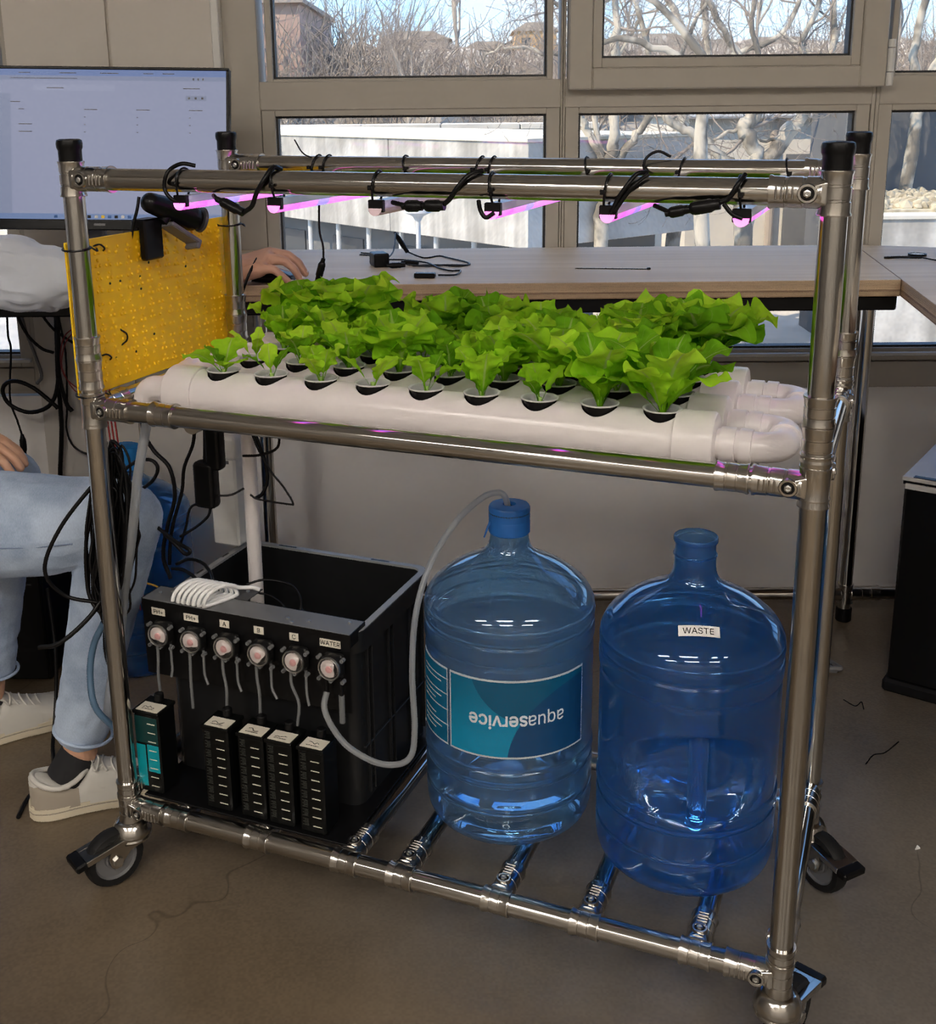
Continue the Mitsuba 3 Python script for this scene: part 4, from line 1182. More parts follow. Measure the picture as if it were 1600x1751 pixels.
part(crate, 'rib', box(x1 - .0105, x1 - .0050, .12, .365, BZ1 + .10, BZ1 + .104, .001), 'm_crate', False, CART)
for k_ in range(5):
    part(crate, 'grid_bar', box(x1 - .0105, x1 - .0060, .135, .152, BZ1 + .02 + .016 * k_, BZ1 + .023 + .016 * k_), 'm_crate', False, CART)
for (xx, yy) in ((.10, y1 - .007), (.29, y1 - .007), (x0 + .004, .22), (x0 + .004, .30)):
    a, b = (.018, .002) if yy > .35 else (.002, .010)
    part(crate, 'rim_slot', box(xx - a, xx + a, yy - b, yy + b, z1 - .0005, z1 + .0003), 'm_black', False, CART)

pb = thing('pump_board', 'black sheet metal bracket with dosing pumps hooked over the front of the crate', 'pump bracket')
PF = .080
part(pb, 'front_plate', box(-.004, .381, PF, PF + .0015, .335, .4695, .0005), 'm_black', False, CART)
mat('m_plate_sheen', (.13, .132, .137), .34)  # window sheen painted as grey on the otherwise black bracket top
part(pb, 'top_plate', box(-.004, .381, PF, .131, .4680, .4697, .0005), 'm_plate_sheen', False, CART)
part(pb, 'end_fold', cat([box(-.0055, -.004, PF, .131, .448, .4697), box(.381, .3825, PF, .131, .448, .4697), box(-.004, .381, .1305, .132, .4635, .4697)]), 'm_black', False, CART)
part(pb, 'tab', box(.108, .168, .131, .178, .4700, .4716), 'm_darkgrey', False, CART)
for x, y in ((.012, .108), (.030, .118), (.262, .098), (.275, .088), (.300, .100), (.362, .118), (.150, .160)):
    part(pb, 'screw', move(lathe([(0, 0), (.0030, 0), (.0030, .0012), (.0018, .0022), (0, .0022)], 12), x, y, .4696 if y < .131 else .4715), 'm_zinc', 40, CART)
NAMES = ['PH+', 'PH+', 'A', 'B', 'C', 'WATER']
mat('m_pumpcase', (.008, .008, .0085), .3, spec=.3)
mat('m_rotor', (.62, .56, .54), .25)
mat('m_rotor_pink', (.62, .34, .34), .3)
mat('m_tube_grey', (.13, .135, .14), .3)
mat('m_tube_white', (.74, .74, .74), .3)
scene['m_clear'] = {'type': 'thindielectric', 'int_ior': 1.5, 'specular_transmittance': rgb(.93, .92, .92)}
LONG = (.105, .125, .110, .115, .115, .0)
for j in range(6):
    cx_, cz_ = .040 + .0632 * j, .4195
    p = part(pb, 'pump', cat([box(cx_ - .0165, cx_ + .0165, PF - .012, PF, cz_ - .022, cz_ + .018, .003), along(lathe([(0, 0), (.0205, 0), (.0205, .010), (.0195, .012), (0, .012)], 36), (cx_, PF - .010, cz_), -Y)]), 'm_pumpcase', 30, CART)
    ring = along(lathe([(.0165, 0), (.0188, 0), (.0192, .0025), (.0182, .0045), (.0168, .0040)], 40, close=True), (cx_, PF - .021, cz_), -Y)
    part(p, 'cover_ring', ring, 'm_zinc', 40, CART)
    part(p, 'rotor', cat([along(lathe([(0, 0), (.0145, 0), (.0145, .0018), (0, .0018)], 28), (cx_, PF - .0218, cz_), -Y)]), 'm_rotor', 40, CART)
    a0 = 3.6 + .35 * j
    aa = np.linspace(a0, a0 + 1.9, 12)
    cres = [(.0143 * math.cos(q), .0143 * math.sin(q)) for q in aa] + [(.0143 * math.cos(q) * (1 - .42 * math.sin((q - a0) / 1.9 * math.pi)), .0143 * math.sin(q) * (1 - .42 * math.sin((q - a0) / 1.9 * math.pi))) for q in aa[::-1][1:-1]]
    part(p, 'rotor_gap', prism([(cx_ + u_, cz_ + v_) for u_, v_ in cres], PF - .0242, PF - .0234, 'y'), 'm_black', 30, CART)
    part(p, 'rotor_hub', along(lathe([(0, 0), (.0058, 0), (.0050, .0022), (.0022, .003), (0, .003)], 20), (cx_, PF - .0236, cz_ - .001), -Y), 'm_rotor_pink', 40, CART)
    part(p, 'cover', along(lathe([(.0168, 0), (.0150, .0042), (.0105, .0068), (.005, .0078), (0, .0080)], 32), (cx_, PF - .0250, cz_), -Y), 'm_clear', 50, CART)
    for (dx, dz) in ((-.0205, .0145), (.0205, .0145), (-.0205, -.0215), (.0205, -.0215), (0, -.0225)):
        part(p, 'lug', along(lathe([(.0012, 0), (.0032, 0), (.0032, .009), (.0012, .009)], 12, close=True), (cx_ + dx, PF - .012, cz_ + dz), -Y), 'm_tube_grey', 30, CART)
    yb = PF - .012
    rgj = np.random.default_rng(60 + j)
    s1, s2 = rgj.uniform(-.010, .012), rgj.uniform(.0, .012)
    if j < 5:
        part(p, 'outlet_tube', tube([(cx_ - .011, yb, cz_ - .020), (cx_ - .010, yb - .002, cz_ - .045), (cx_ - .008 + s1, yb - .004, cz_ - .075), (cx_ - .009 + s1 * .6, yb - .003, cz_ - LONG[j])], .0026, 10), 'm_tube_grey', 60, CART)
        part(p, 'inlet_tube', tube([(cx_ + .016, yb, cz_ - .018), (cx_ + .016, yb - .001, cz_ - .045), (cx_ + .018, yb - .003, cz_ - .060), (cx_ + .016 + s2, yb - .006, cz_ - .074)], .0022, 10), 'm_tube_grey', 60, CART)
    else:
        part(p, 'barb', cat([cyl((cx_ + sx, yb, cz_ - .052), (cx_ + sx, yb, cz_ - .018), .0034, 12) for sx in (-.012,)]), 'm_black', 30, CART)
        part(p, 'barb', cyl((cx_ + .014, yb, cz_ - .052), (cx_ + .014, yb, cz_ - .018), .0034, 12), 'm_black', 30, CART)
        part(p, 'inlet_tube', cyl((cx_ + .014, yb, cz_ - .095), (cx_ + .014, yb, cz_ - .048), .0046, 14), 'm_tube_grey', 40, CART)
    w_ = (.026, .028, .018, .018, .016, .036)[j]
    xl = .027 + .064 * j
    lk = part(pb, 'name_label', box(xl - w_ / 2, xl + w_ / 2, PF - .0006, PF, .4435, .4562), 'm_label', False, CART)
    part(lk, 'print', lettering(NAMES[j], .0072, (xl, PF - .0007, .4499), X, Z, .0003), 'm_black', False, CART)
mat('m_label', (.62, .58, .49), .6)

cl = thing('coiled_tube', 'coil of white tubing lying over the top of the black pump bracket', 'tube')
pts = []
for q in np.linspace(0, 6.4 * 2 * math.pi, 6 * 28):
    n_ = q / (2 * math.pi)
    pts.append((.058 + .0100 * n_ + .030 * (.5 - .5 * math.cos(q)), .109 - .030 * math.cos(q), .4745 + (.026 if math.sin(q) > 0 else .0015) * math.sin(q)))
pts += [(.166, .150, .486), (.174, .158, .480)]
put(cl, sweep(np.array(pts), .0034, 10), 'm_tube_white', 60, CART)

t = thing('water_tube', 'long pale plastic tube running from the water pump to the capped bottle', 'tube')
WT = [(.344, .068, .372), (.346, .055, .352), (.368, .040, .330), (.403, .030, .308), (.447, .045, .283), (.485, .06, .290), (.490, .075, .331), (.481, .090, .421), (.480, .110, .508), (.489, .150, .578), (.512, .195, .630), (.550, .207, .670), (.576, .209, .682), (.588, .210, .676), (.594, .210, .650), (.600, .212, .58), (.612, .22, .53)]
put(t, tube(WT, .0048, 12), 'm_tube_clear', 60, CART)
scene['m_tube_clear'] = {'type': 'principledthin', 'base_color': rgb(.72, .74, .76), 'roughness': .25, 'diff_trans': 1.1, 'spec_trans': .6, 'eta': 1.4}
t = thing('drain_tube', 'wide clear plastic hose hanging from the drain elbow beside the left post', 'tube')
put(t, tube([(.049, .065, .800), (.051, .055, .775), (.053, .040, .745), (.047, .03, .70), (.041, .03, .668), (.024, .03, .588), (.000, .034, .504), (-.022, .036, .407), (-.042, .03, .33), (-.048, .02, .27)], .0075, 14), 'm_tube_clear', 60, CART)
t = thing('blue_tube', 'bluish plastic tube bowing out left of the front left post', 'tube')
mat('m_tube_blue', (.07, .13, .21), .35)
put(t, tube([(-.045, .03, .44), (-.062, .02, .40), (-.066, .01, .35), (-.052, .0, .30), (-.03, .022, .25)], .0055, 12), 'm_tube_blue', 60, CART)
t = thing('white_pipe', 'upright white plastic pipe running down into the dark crate', 'pipe')
put(t, cyl((.108, .252, .798), (.1075, .252, .205), .0125, 28), 'm_pvc', 40, CART)
t = thing('jack_lead', 'thin black lead with a jack plug curving inside the crate behind the bracket', 'cable')
part(t, 'cord', tube([(.135, .18, .474), (.16, .20, .478), (.205, .205, .474), (.232, .19, .462), (.240, .178, .448)], .0021, 8), 'm_black', 60, CART)
plug(t, 'jack', (.238, .180, .450), (.250, .165, .425), .006, M=CART)
cable('thin black lead lying just behind the pump bracket inside the crate', [(.165, .165, .470), (.19, .165, .468), (.22, .155, .460), (.235, .15, .44)], .0018, M=CART, name='cable')

# nutrient bottles
mat('m_bottle_black', (.003, .0034, .0034), .25, spec=.25)
mat('m_liquid_teal', (.004, .25, .30), .2)
mat('m_teal_dark', (.006, .035, .035), .2)
for j, (xa, xb, lab) in enumerate([(.008, .056, 'dark nutrient bottle with teal liquid, leftmost on the front edge of the board'), (.141, .189, 'black graduated nutrient bottle, second from the left under the pumps'), (.206, .253, 'black graduated nutrient bottle, in the middle of the row under the pumps'), (.2575, .304, 'black graduated nutrient bottle, fourth from the left under the pumps'), (.315, .360, 'black graduated nutrient bottle, rightmost in the row under the pumps')]):
    nb = thing('nutrient_bottle', lab, 'bottle', 'nutrient bottles under the pumps')
    ya, yb, za, zb_ = .018, .066, BZ1, .300
    part(nb, 'bottle_body', cat([box(xa, xb, ya, yb, za, zb_ - .004, .003), box(xa - .0012, xb + .0012, ya - .0012, yb + .0012, zb_ - .006, zb_, .001)]), 'm_bottle_black', False, CART)
    part(nb, 'cap', cyl(((xa + xb) / 2, yb - .009, zb_), ((xa + xb) / 2, yb - .009, zb_ + .014), .008, 20, ch=.0015), 'm_black', 40, CART)
    lk = part(nb, 'top_label', box(xa + .004, xb - .002, ya + .002, yb - .019, zb_ + .0002, zb_ + .0009), 'm_label', False, CART)
    rgj = np.random.default_rng(80 + j)
    sc = [tube([(xa + .012 + .004 * q + rgj.uniform(-.001, .001), ya + .015 + rgj.uniform(-.004, .004), zb_ + .0011) for q in range(6)], .0005, 4, 3), box(xa + .012, xa + .034, ya + .008, ya + .009, zb_ + .0009, zb_ + .0012)]
    part(lk, 'scribble', cat(sc), 'm_black', False, CART, kind='stuff')
    if j == 0:
        part(nb, 'teal_liquid', cat([box(xa + .002, xa + .020, ya - .0008, ya, za + .012, za + .088, .0003), box(xa + .023, xb - .002, ya - .0008, ya, za + .040, za + .090, .0003)]), 'm_liquid_teal', False, CART)
        part(nb, 'teal_stain', box(xa + .002, xb - .002, ya - .0005, ya, za + .092, za + .140, .0002), 'm_teal_dark', False, CART)
    marks = []
    for q in range(8):
        zz = za + .014 + .0163 * q
        marks.append(box(xb - .021, xb - .006, ya - .0014, ya - .0006, zz, zz + .0013))
        if j:
            for f_ in range(5):
                marks.append(box(xa + .006 + .003 * (f_ % 2), xa + .016, ya - .0012, ya - .0004, zz + .0027 * f_, zz + .0027 * f_ + .0005))
    part(nb, 'graduation_marks', cat([m for q, m in enumerate(marks) if (not j) or q % 6 == 0]), 'm_mark', False, CART, kind='stuff')
    if j:
        part(nb, 'fine_marks', cat([m for q, m in enumerate(marks) if q % 6]), 'm_mark_dim', False, CART, kind='stuff')
mat('m_mark', (.62, .60, .50), .6)
mat('m_mark_dim', (.045, .047, .040), .6)
# ---------------------------------------------------------------- big blue water bottles
# faintly cloudy blue polycarbonate: clear plastic with a little scattering
for nm, tint, col, w_ in (('m_blue_clear', (.72, .88, .99), (.34, .60, .96), .085), ('m_blue_clear_deep', (.56, .79, .985), (.10, .38, .88), .075)):
    scene[nm] = {'type': 'blendbsdf', 'weight': w_, 'clear': {'type': 'dielectric', 'int_ior': 1.57, 'ext_ior': 1.0, 'specular_transmittance': rgb(*tint)},
                 'cloudy': {'type': 'principledthin', 'base_color': rgb(*col), 'roughness': .3, 'diff_trans': 1.0}}
scene['m_water'] = {'type': 'dielectric', 'int_ior': 1.333, 'ext_ior': 1.0, 'specular_transmittance': rgb(.90, .97, 1.0)}
BR = .1335
PROF = [(0, .012), (.070, .010), (.088, .002), (.100, .0), (.112, .0025), (.1235, .011), (.1300, .024), (.1325, .040), (.1328, .062), (.1300, .066), (.1296, .069), (.1326, .074), (.1330, .108), (.1302, .112), (.1296, .1155), (.1302, .119), (.1335, .124), (.1335, .134), (.1310, .138),
        (.1306, .142), (.1312, .146), (.1318, .158), (.1319, .17), (.1319, .183), (.1319, .196), (.1319, .21), (.1319, .223), (.1319, .236), (.1319, .249), (.1319, .262), (.1319, .275), (.1318, .287), (.1318, .296), (.1312, .303), (.1300, .307), (.1300, .311), (.1330, .316), (.1334, .336), (.1308, .340), (.1304, .344), (.1330, .349), (.1335, .358), (.1318, .363), (.1322, .367), (.1290, .376), (.1215, .388), (.1100, .399),
        (.0940, .4115), (.0750, .4225), (.0560, .432), (.0430, .4405), (.0350, .450), (.0310, .460), (.0296, .472), (.0300, .4835), (.0315, .485), (.0300, .4865), (.0290, .489), (.0288, .503), (.0312, .505), (.0318, .508), (.0312, .5115), (.0295, .5125)]


def dense(p, n=3):
    """A smooth curve through the profile points."""
    q = np.array(p)
    s = spline(np.c_[q, np.zeros(len(q))], n)[:, :2]
    s[:, 0] = np.maximum(s[:, 0], 0)
    return s


def bottle_shell(handle=None, th=.0016, n=112):
    out = dense(PROF)
    d = np.gradient(out, axis=0)
    nrm = np.stack([d[:, 1], -d[:, 0]], -1)
    nrm /= np.linalg.norm(nrm, axis=1, keepdims=True) + 1e-9
    inn = out - nrm * th
    inn[:, 0] = np.maximum(inn[:, 0], 0)
    inn[0, 0] = 0
    inn[0, 1] = out[0, 1] + th
    # ridges are softer inside, so the wall's thickness varies and the rings show
    k = np.ones(7) / 7
    mid = (inn[:, 1] > .03) & (inn[:, 1] < .37)
    sm = np.convolve(np.pad(inn[:, 0], 3, mode='edge'), k, 'valid')
    inn[mid, 0] = np.minimum(sm[mid], out[mid, 0] - .0009)
    prof = np.vstack([out, inn[::-1]])
    m = lathe(prof, n)
    if handle is not None:
        v = m.vertices.copy()
        a = np.arctan2(v[:, 1], v[:, 0])
        da = (a - handle + np.pi) % (2 * np.pi) - np.pi
        r = np.hypot(v[:, 0], v[:, 1])
        e = (da / .84) ** 2 + ((v[:, 2] - .198) / .068) ** 2
        f = np.clip((1.2 - e) / .95, 0, 1)
        f = f * f * (3 - 2 * f)
        f[r < .08] = 0
        s = 1 - .034 * f / np.maximum(r, 1e-6)
        v[:, 0] *= s
        v[:, 1] *= s
        m = trimesh.Trimesh(v, m.faces, process=False)
    m.fix_normals()
    return m


def upright(x, y, z, cart_=True):
    M = trimesh.transformations.translation_matrix((x, y, z))
    return CART @ M if cart_ else M


def curved_patch(r, a0, a1, z0, z1, n=40, th=.0004):
    a = np.linspace(a0, a1, n)
    v = []
    for rr in (r, r + th):
        for z in (z0, z1):
            v.append(np.stack([rr * np.cos(a), rr * np.sin(a), np.full(n, z)], -1))
    v = np.vstack(v)
    f = []
    for i in range(n - 1):
        for p, q, flip in ((0, 1, 1), (2, 3, 0), (1, 3, 0), (0, 2, 1)):
            b = [p * n + i, p * n + i + 1, q * n + i + 1, q * n + i]
            b = b[::-1] if flip else b
            f += [(b[0], b[1], b[2]), (b[0], b[2], b[3])]
    return trimesh.Trimesh(v, f, process=False)


def wrap(mesh, r, a0, z0):
    """Bends flat lettering (x along, y up, z out) onto a cylinder."""
    v = mesh.vertices
    a = a0 + v[:, 0] / r
    return trimesh.Trimesh(np.stack([(r + v[:, 2]) * np.cos(a), (r + v[:, 2]) * np.sin(a), z0 + v[:, 1]], -1), mesh.faces, process=False)


B1, B2 = (.595, .21), (.8815, .1965)
b1 = thing('water_bottle', 'blue water bottle with a printed label and a blue cap, beside the crate', 'bottle')
M1 = upright(*B1, BZ + .0003)
part(b1, 'bottle_shell', bottle_shell(), 'm_blue_clear', 40, M1)
wp = dense(PROF)
wp = wp[(wp[:, 1] < .084)]
wp = np.vstack([[(0, .0155)], np.c_[np.maximum(wp[1:, 0] - .0045, 0), wp[1:, 1] + .0042], [(.1280, .0885)], [(0, .0885)]])
part(b1, 'water', lathe(wp, 96), 'm_water', 40, M1)
part(b1, 'cap', lathe([(.0102, .5140), (.0102, .5195), (.0235, .5195), (.0300, .5180), (.0318, .5150), (.0318, .4990), (.0312, .4975), (.0312, .4960), (.0318, .4945), (.0318, .4760), (.0305, .4745), (.0298, .4760), (.0298, .4930), (.0290, .4955), (.0292, .5125), (.0, .5128), (.0, .5140)], 48), 'm_blue_cap', 40, M1)
ca = math.radians(-70.6 - 66)
part(b1, 'tear_tab', sweep(spline([(.0318 * math.cos(ca), .0318 * math.sin(ca), .4945), (.037 * math.cos(ca), .037 * math.sin(ca), .484), (.042 * math.cos(ca), .042 * math.sin(ca), .471)], 5), np.linspace(.0022, .0012, 11), 8), 'm_blue_cap', 40, M1)
c0 = math.radians(-70.6)


def label_color(p, n, uv):
    # the printed swooshes, laid out by arc length round the bottle and height above its foot
    bc = c2r(V(*B1, 0))
    s = .1327 * (dr.atan2(p.y - bc[1], p.x - bc[0]) - (c0 + A_CART + .125))
    z = p.z - BZ
    d1 = dr.sqrt(dr.square(s - .026) + dr.square(z - .326))
    d2 = dr.sqrt(dr.square(s - .110) + dr.square(z - .151))
    base = mix((.004, .20, .36), (.004, .115, .215), smoothstep(.17, .29, z))
    base = mix((.003, .072, .150), base, smoothstep(.1055, .1065, d1))
    return mix((.006, .048, .135), base, smoothstep(.1295, .1305, d2))


mat('m_print_blue', proc(label_color), .35)
mat('m_label_edge', (.42, .45, .48), .4)
mat('m_print_grey', (.55, .60, .66), .4)
mat('m_print_teal', (.006, .10, .20), .35)
RL = .1322
lk = part(b1, 'label', curved_patch(RL, c0 - .735, c0 + .985, .164, .2925, 56), 'm_label_edge', 40, M1, label='printed blue label with inverted lettering')
part(lk, 'print_field', curved_patch(RL + .0005, c0 - .715, c0 + .965, .1672, .2893, 56), 'm_print_blue', 40, M1)
lk2 = part(b1, 'side_label', curved_patch(RL, c0 - 1.42, c0 - .775, .164, .2925, 24), 'm_label_edge', 40, M1)
part(lk2, 'print_field', curved_patch(RL + .0005, c0 - 1.40, c0 - .785, .1672, .2893, 24), 'm_print_teal', 40, M1)
small = [curved_patch(RL + .001, c0 - 1.30, c0 - 1.30 + .30 + .12 * ((q * 7) % 3), .18 + .0085 * q, .1815 + .0085 * q, 8) for q in range(12) if q not in (4, 9)]
part(lk2, 'small_print', cat(small), 'm_label_edge', 40, M1, kind='stuff')
w1 = meshkit.text_mesh('aqua', .0215, .0004)
w2 = meshkit.text_mesh('service', .0215, .0004, True)
w2.apply_translation((w1.bounds[1][0] + .0015 - w2.bounds[0][0], 0, 0))
wx = w2.bounds[1][0]
for w_ in (w1, w2):
    w_.apply_scale((.150 / wx, 1, 1))
    w_.apply_translation((-.075, -.009, .0))
    w_.apply_transform(trimesh.transformations.rotation_matrix(math.pi, (0, 0, 1)))
part(lk, 'lettering', wrap(w1, RL + .0010, c0 + .10, .226), 'm_print_grey', False, M1)
part(lk, 'lettering', wrap(w2, RL + .0010, c0 + .10, .226), 'm_print_grey', False, M1)

b2 = thing('water_bottle', 'deep blue open water bottle with a white WASTE label, at the right of the cart', 'bottle')
M2 = upright(*B2, BZ + .0003)
hc = math.radians(-80.5 + 8)
part(b2, 'bottle_shell', bottle_shell(hc), 'm_blue_clear_deep', 40, M2)
hz1 = sweep(spline([(.112, 0, .122), (.118, 0, .136), (.1200, 0, .150), (.1200, 0, .20), (.1200, 0, .248), (.118, 0, .262), (.112, 0, .275)], 8), .0135, 24)
part(b2, 'handle', rot(hz1, (0, 0, 1), math.degrees(hc)), 'm_blue_clear_deep', 40, M2)
# the label lies on the shoulder, so it follows the shoulder's slope
fa = math.radians(-80.5)
na, nz_ = V(math.cos(fa + .10), math.sin(fa + .10), 0), 0
slope = V(na[0] * .57, na[1] * .57, .82)
up_ = np.cross(slope, np.cross(V(0, 0, 1), slope))
up_ /= np.linalg.norm(up_)
rt = np.cross(up_, slope)
Sx = np.eye(4)
Sx[:3, 0], Sx[:3, 1], Sx[:3, 2], Sx[:3, 3] = rt, up_, slope, V(na[0] * .0975, na[1] * .0975, .4118)
lw, lh = .056, .0165


def bend(m):
    v = m.vertices.copy()
    v[:, 2] -= v[:, 0] ** 2 / (2 * .145)
    return trimesh.Trimesh(v, m.faces, process=False)


gx_ = trimesh.creation.box((lw, lh, .0005)).subdivide().subdivide().subdivide()
wl = part(b2, 'waste_label', bend(gx_), 'm_paper', False, M2 @ Sx, label='white label reading WASTE')
wt = meshkit.text_mesh('WASTE', .0088, .0003)
wt.apply_translation((-wt.bounds.mean(0)[0] - .001, -.0044, .0003))
part(wl, 'print', bend(wt), 'm_black', False, M2 @ Sx)

b3 = thing('water_bottle', 'blue water bottle with a blue foil cap on the floor behind the knee', 'bottle')
M3 = upright(-.205, .785, .0003, False)
part(b3, 'bottle_shell', bottle_shell(), 'm_blue_clear_deep', 40, M3)
part(b3, 'foil_cap', lathe([(0, .522), (.024, .521), (.031, .518), (.0335, .510), (.0325, .495), (.0335, .478), (.036, .470), (.0345, .468), (.0320, .476), (.0318, .513), (0, .5135)], 40), 'm_foil', 40, M3)
mat('m_foil', (.02, .20, .52), .3, .2)
# ---------------------------------------------------------------- the seated person at the left, cut by the frame
def skin_mesh(segs, step=.006, taubin=12):
    m = m3.Manifold.batch_boolean(segs, m3.OpType.Add).refine_to_length(step)
    t = mani(m)
    t.merge_vertices()
    trimesh.smoothing.filter_taubin(t, .5, .53, taubin)
    return t


def chain(pts):
    return [hull([a, b], 20) for a, b in zip(pts, pts[1:])]


mat('m_skin', proc(lambda p, n, uv: mix((.50, .27, .17), (.62, .36, .25), fbm(p.x * 45, p.y * 45, p.z * 45, 3))), .5)


def denim(p, n, uv):
    w = noise(p.x * 900, p.y * 300, p.z * 300)
    s = fbm(p.x * 16, p.y * 16, p.z * 16, 4)
    return mix((.20, .27, .40), (.47, .56, .70), dr.clip(.55 * smoothstep(.25, .75, s) + .25 * w + .12, 0, 1))


mat('m_denim', proc(denim), .85, sheen=.3)
mat('m_denim_seam', (.18, .24, .36), .85)
mat('m_shirt', (.50, .53, .60), .8, sheen=.4)
mat('m_sock', (.012, .012, .014), .85)
mat('m_shoe_white', (.52, .50, .46), .5)
mat('m_shoe_suede', (.30, .26, .21), .85)
mat('m_shoe_sole', (.56, .50, .38), .6)
mat('m_hair', (.05, .035, .025), .7)

per = thing('person', 'seated person in white sleeves and light blue jeans with one hand on a mouse', 'person')


def cloth(t, amp, f, seed):
    v = np.asarray(t.vertices)
    t.vertices = v + t.vertex_normals * (amp * (meshkit.fbm(v * f, 3, seed) - .5) * 2)[:, None]
    return t


# body: torso, head, arms, hands and ankles as one surface
hip = V(-.70, .27, .60)
sh_r, el_r, wr_r = V(-.62, .42, 1.06), V(-.335, .485, .965), V(.106, .553, .941)
segs = chain([(*hip, .105), (-.74, .27, .78, .115), (-.72, .27, .98, .125), (-.70, .27, 1.08, .09), (-.69, .27, 1.16, .052)])
segs += [hull([(-.66, .40, 1.05, .05), (-.72, .14, 1.05, .05), (-.72, .27, .95, .10)], 20)]
segs += [hull([(-.67, .27, 1.30, .082), (-.69, .27, 1.26, .085), (-.62, .27, 1.25, .05), (-.625, .27, 1.21, .035)], 20), hull([(-.578, .27, 1.26, .012), (-.60, .27, 1.285, .012)], 12)]
segs += chain([(*sh_r, .052), (*el_r, .044), (*(el_r * .25 + wr_r * .75 + V(0, 0, -.003)), .034), (*wr_r, .0265)])
# right hand on the mouse: palm, four fingers, thumb
H = wr_r
hand0 = len(segs)
palm = hull([(H[0] + .004, H[1] - .012, H[2] - .004, .021), (H[0] + .004, H[1] + .022, H[2] + .004, .021), (H[0] + .060, H[1] - .024, .949, .0150), (H[0] + .070, H[1] + .002, .962, .0160), (H[0] + .070, H[1] + .028, .968, .0160), (H[0] + .062, H[1] + .050, .963, .0150)], 20)
segs.append(palm)
kn = [(.060, -.026, .950), (.071, .000, .965), (.072, .026, .972), (.064, .050, .967)]
fl = [((.087, -.034, .9500), (.105, -.036, .936), (.117, -.036, .9245)), ((.104, -.006, .962), (.122, -.008, .946), (.133, -.009, .9265)), ((.106, .024, .969), (.126, .024, .954), (.138, .024, .933)), ((.096, .054, .964), (.115, .058, .950), (.126, .060, .934))]
fr = [.0086, .0094, .0096, .0092]
for k_, c_, r_ in zip(kn, fl, fr):
    P_ = [(H[0] + k_[0], H[1] + k_[1], k_[2], r_ + .0026)] + [(H[0] + q[0], H[1] + q[1], q[2], r_ - .0009 * (n_ + 1)) for n_, q in enumerate(c_)]
    segs += chain(P_)
segs += chain([(H[0] + .018, H[1] + .030, .938, .0145), (H[0] + .048, H[1] + .066, .934, .0115), (H[0] + .075, H[1] + .076, .928, .0100), (H[0] + .094, H[1] + .074, .924, .0085)])
HS = 1.03
for g_ in range(hand0, len(segs)):
    segs[g_] = segs[g_].translate(tuple(-H)).scale((HS, HS, HS)).translate(tuple(H + V(0, 0, .002)))
# left arm, its hand hanging over the thigh
sh_l, el_l, wr_l = V(-.74, .12, 1.05), V(-.62, .10, .76), V(-.385, .305, .690)
segs += chain([(*sh_l, .05), (*el_l, .042), (*wr_l, .027)])
segs.append(hull([(*wr_l, .024), (-.325, .295, .668, .019), (-.325, .335, .668, .019), (-.31, .315, .675, .018)], 20))
for dy, r_, l_ in ((-.026, .0090, 0), (-.005, .0098, .008), (.017, .0098, .006), (.038, .0090, -.004)):
    segs += chain([(-.322, .315 + dy, .672, .0125), (-.292 + l_, .315 + dy * 1.1, .660, r_), (-.268 + l_, .315 + dy * 1.15, .640, r_ - .0008), (-.258 + l_, .315 + dy * 1.15, .622, r_ - .0018)])
segs += chain([(-.36, .275, .672, .014), (-.325, .258, .658, .0115), (-.30, .256, .648, .0095)])
# legs inside the jeans down to the ankles
segs += chain([(-.68, .22, .565, .085), (-.045, .205, .562, .055), (-.144, .205, .20, .038), (-.152, .206, .11, .031), (-.176, .196, .055, .033)])
segs += chain([(-.68, .34, .565, .085), (-.33, .43, .555, .055), (-.405, .425, .20, .038), (-.412, .424, .11, .031), (-.434, .405, .055, .033)])
part(per, 'body', skin_mesh(segs, .0075, 8), 'm_skin', True)
for k_, c_, r_ in zip(kn, fl, fr):
    q = H + (V(H[0] + c_[2][0] + .0035, H[1] + c_[2][1], c_[2][2] + .0035) - H) * HS + V(0, 0, .002)
    nail = trimesh.creation.icosphere(2, .0052)
    nail.apply_scale((1.0, .9, .5))
    part(per, 'nail', move(nail, *q), 'm_rotor', True)

# jeans
legs = chain([(-.70, .22, .575, .115), (-.42, .205, .557, .106), (-.17, .205, .550, .089), (-.036, .207, .560, .0685)])
legs += chain([(-.036, .207, .560, .0685), (-.052, .207, .515, .070), (-.088, .207, .38, .0590), (-.122, .207, .25, .0520), (-.143, .207, .168, .0500), (-.1445, .207, .160, .0500)])
legs += chain([(-.70, .34, .575, .115), (-.50, .40, .56, .10), (-.335, .43, .55, .072)]) + chain([(-.335, .43, .55, .072), (-.37, .43, .38, .060), (-.402, .426, .17, .050)])
legs += [hull([(-.72, .22, .60, .12), (-.72, .33, .60, .12), (-.76, .27, .70, .10)], 20)]
j = m3.Manifold.batch_boolean(legs, m3.OpType.Add)
j = j - m3.Manifold.cylinder(.20, .08, .08, 32).rotate((0, 16, 0)).translate((-.216, .207, -.068)) - m3.Manifold.cylinder(.15, .08, .08, 32).translate((-.402, .426, 0))
jm = mani(j.refine_to_length(.009))
jm.merge_vertices()
trimesh.smoothing.filter_taubin(jm, .5, .53, 14)
v = np.asarray(jm.vertices)
wr = np.exp(-((v[:, 0] + .07) / .07) ** 2 - ((v[:, 2] - .50) / .07) ** 2) + .8 * np.exp(-((v[:, 2] - .20) / .05) ** 2) + .35
fold = meshkit.fbm(np.stack([v[:, 0] * 14 + v[:, 2] * 8, v[:, 1] * 9, v[:, 2] * 30 - v[:, 0] * 16], -1), 3, 7) - .5
jm.vertices = v + jm.vertex_normals * (.013 * fold * wr)[:, None]
jk = part(per, 'jeans', jm, 'm_denim', True)
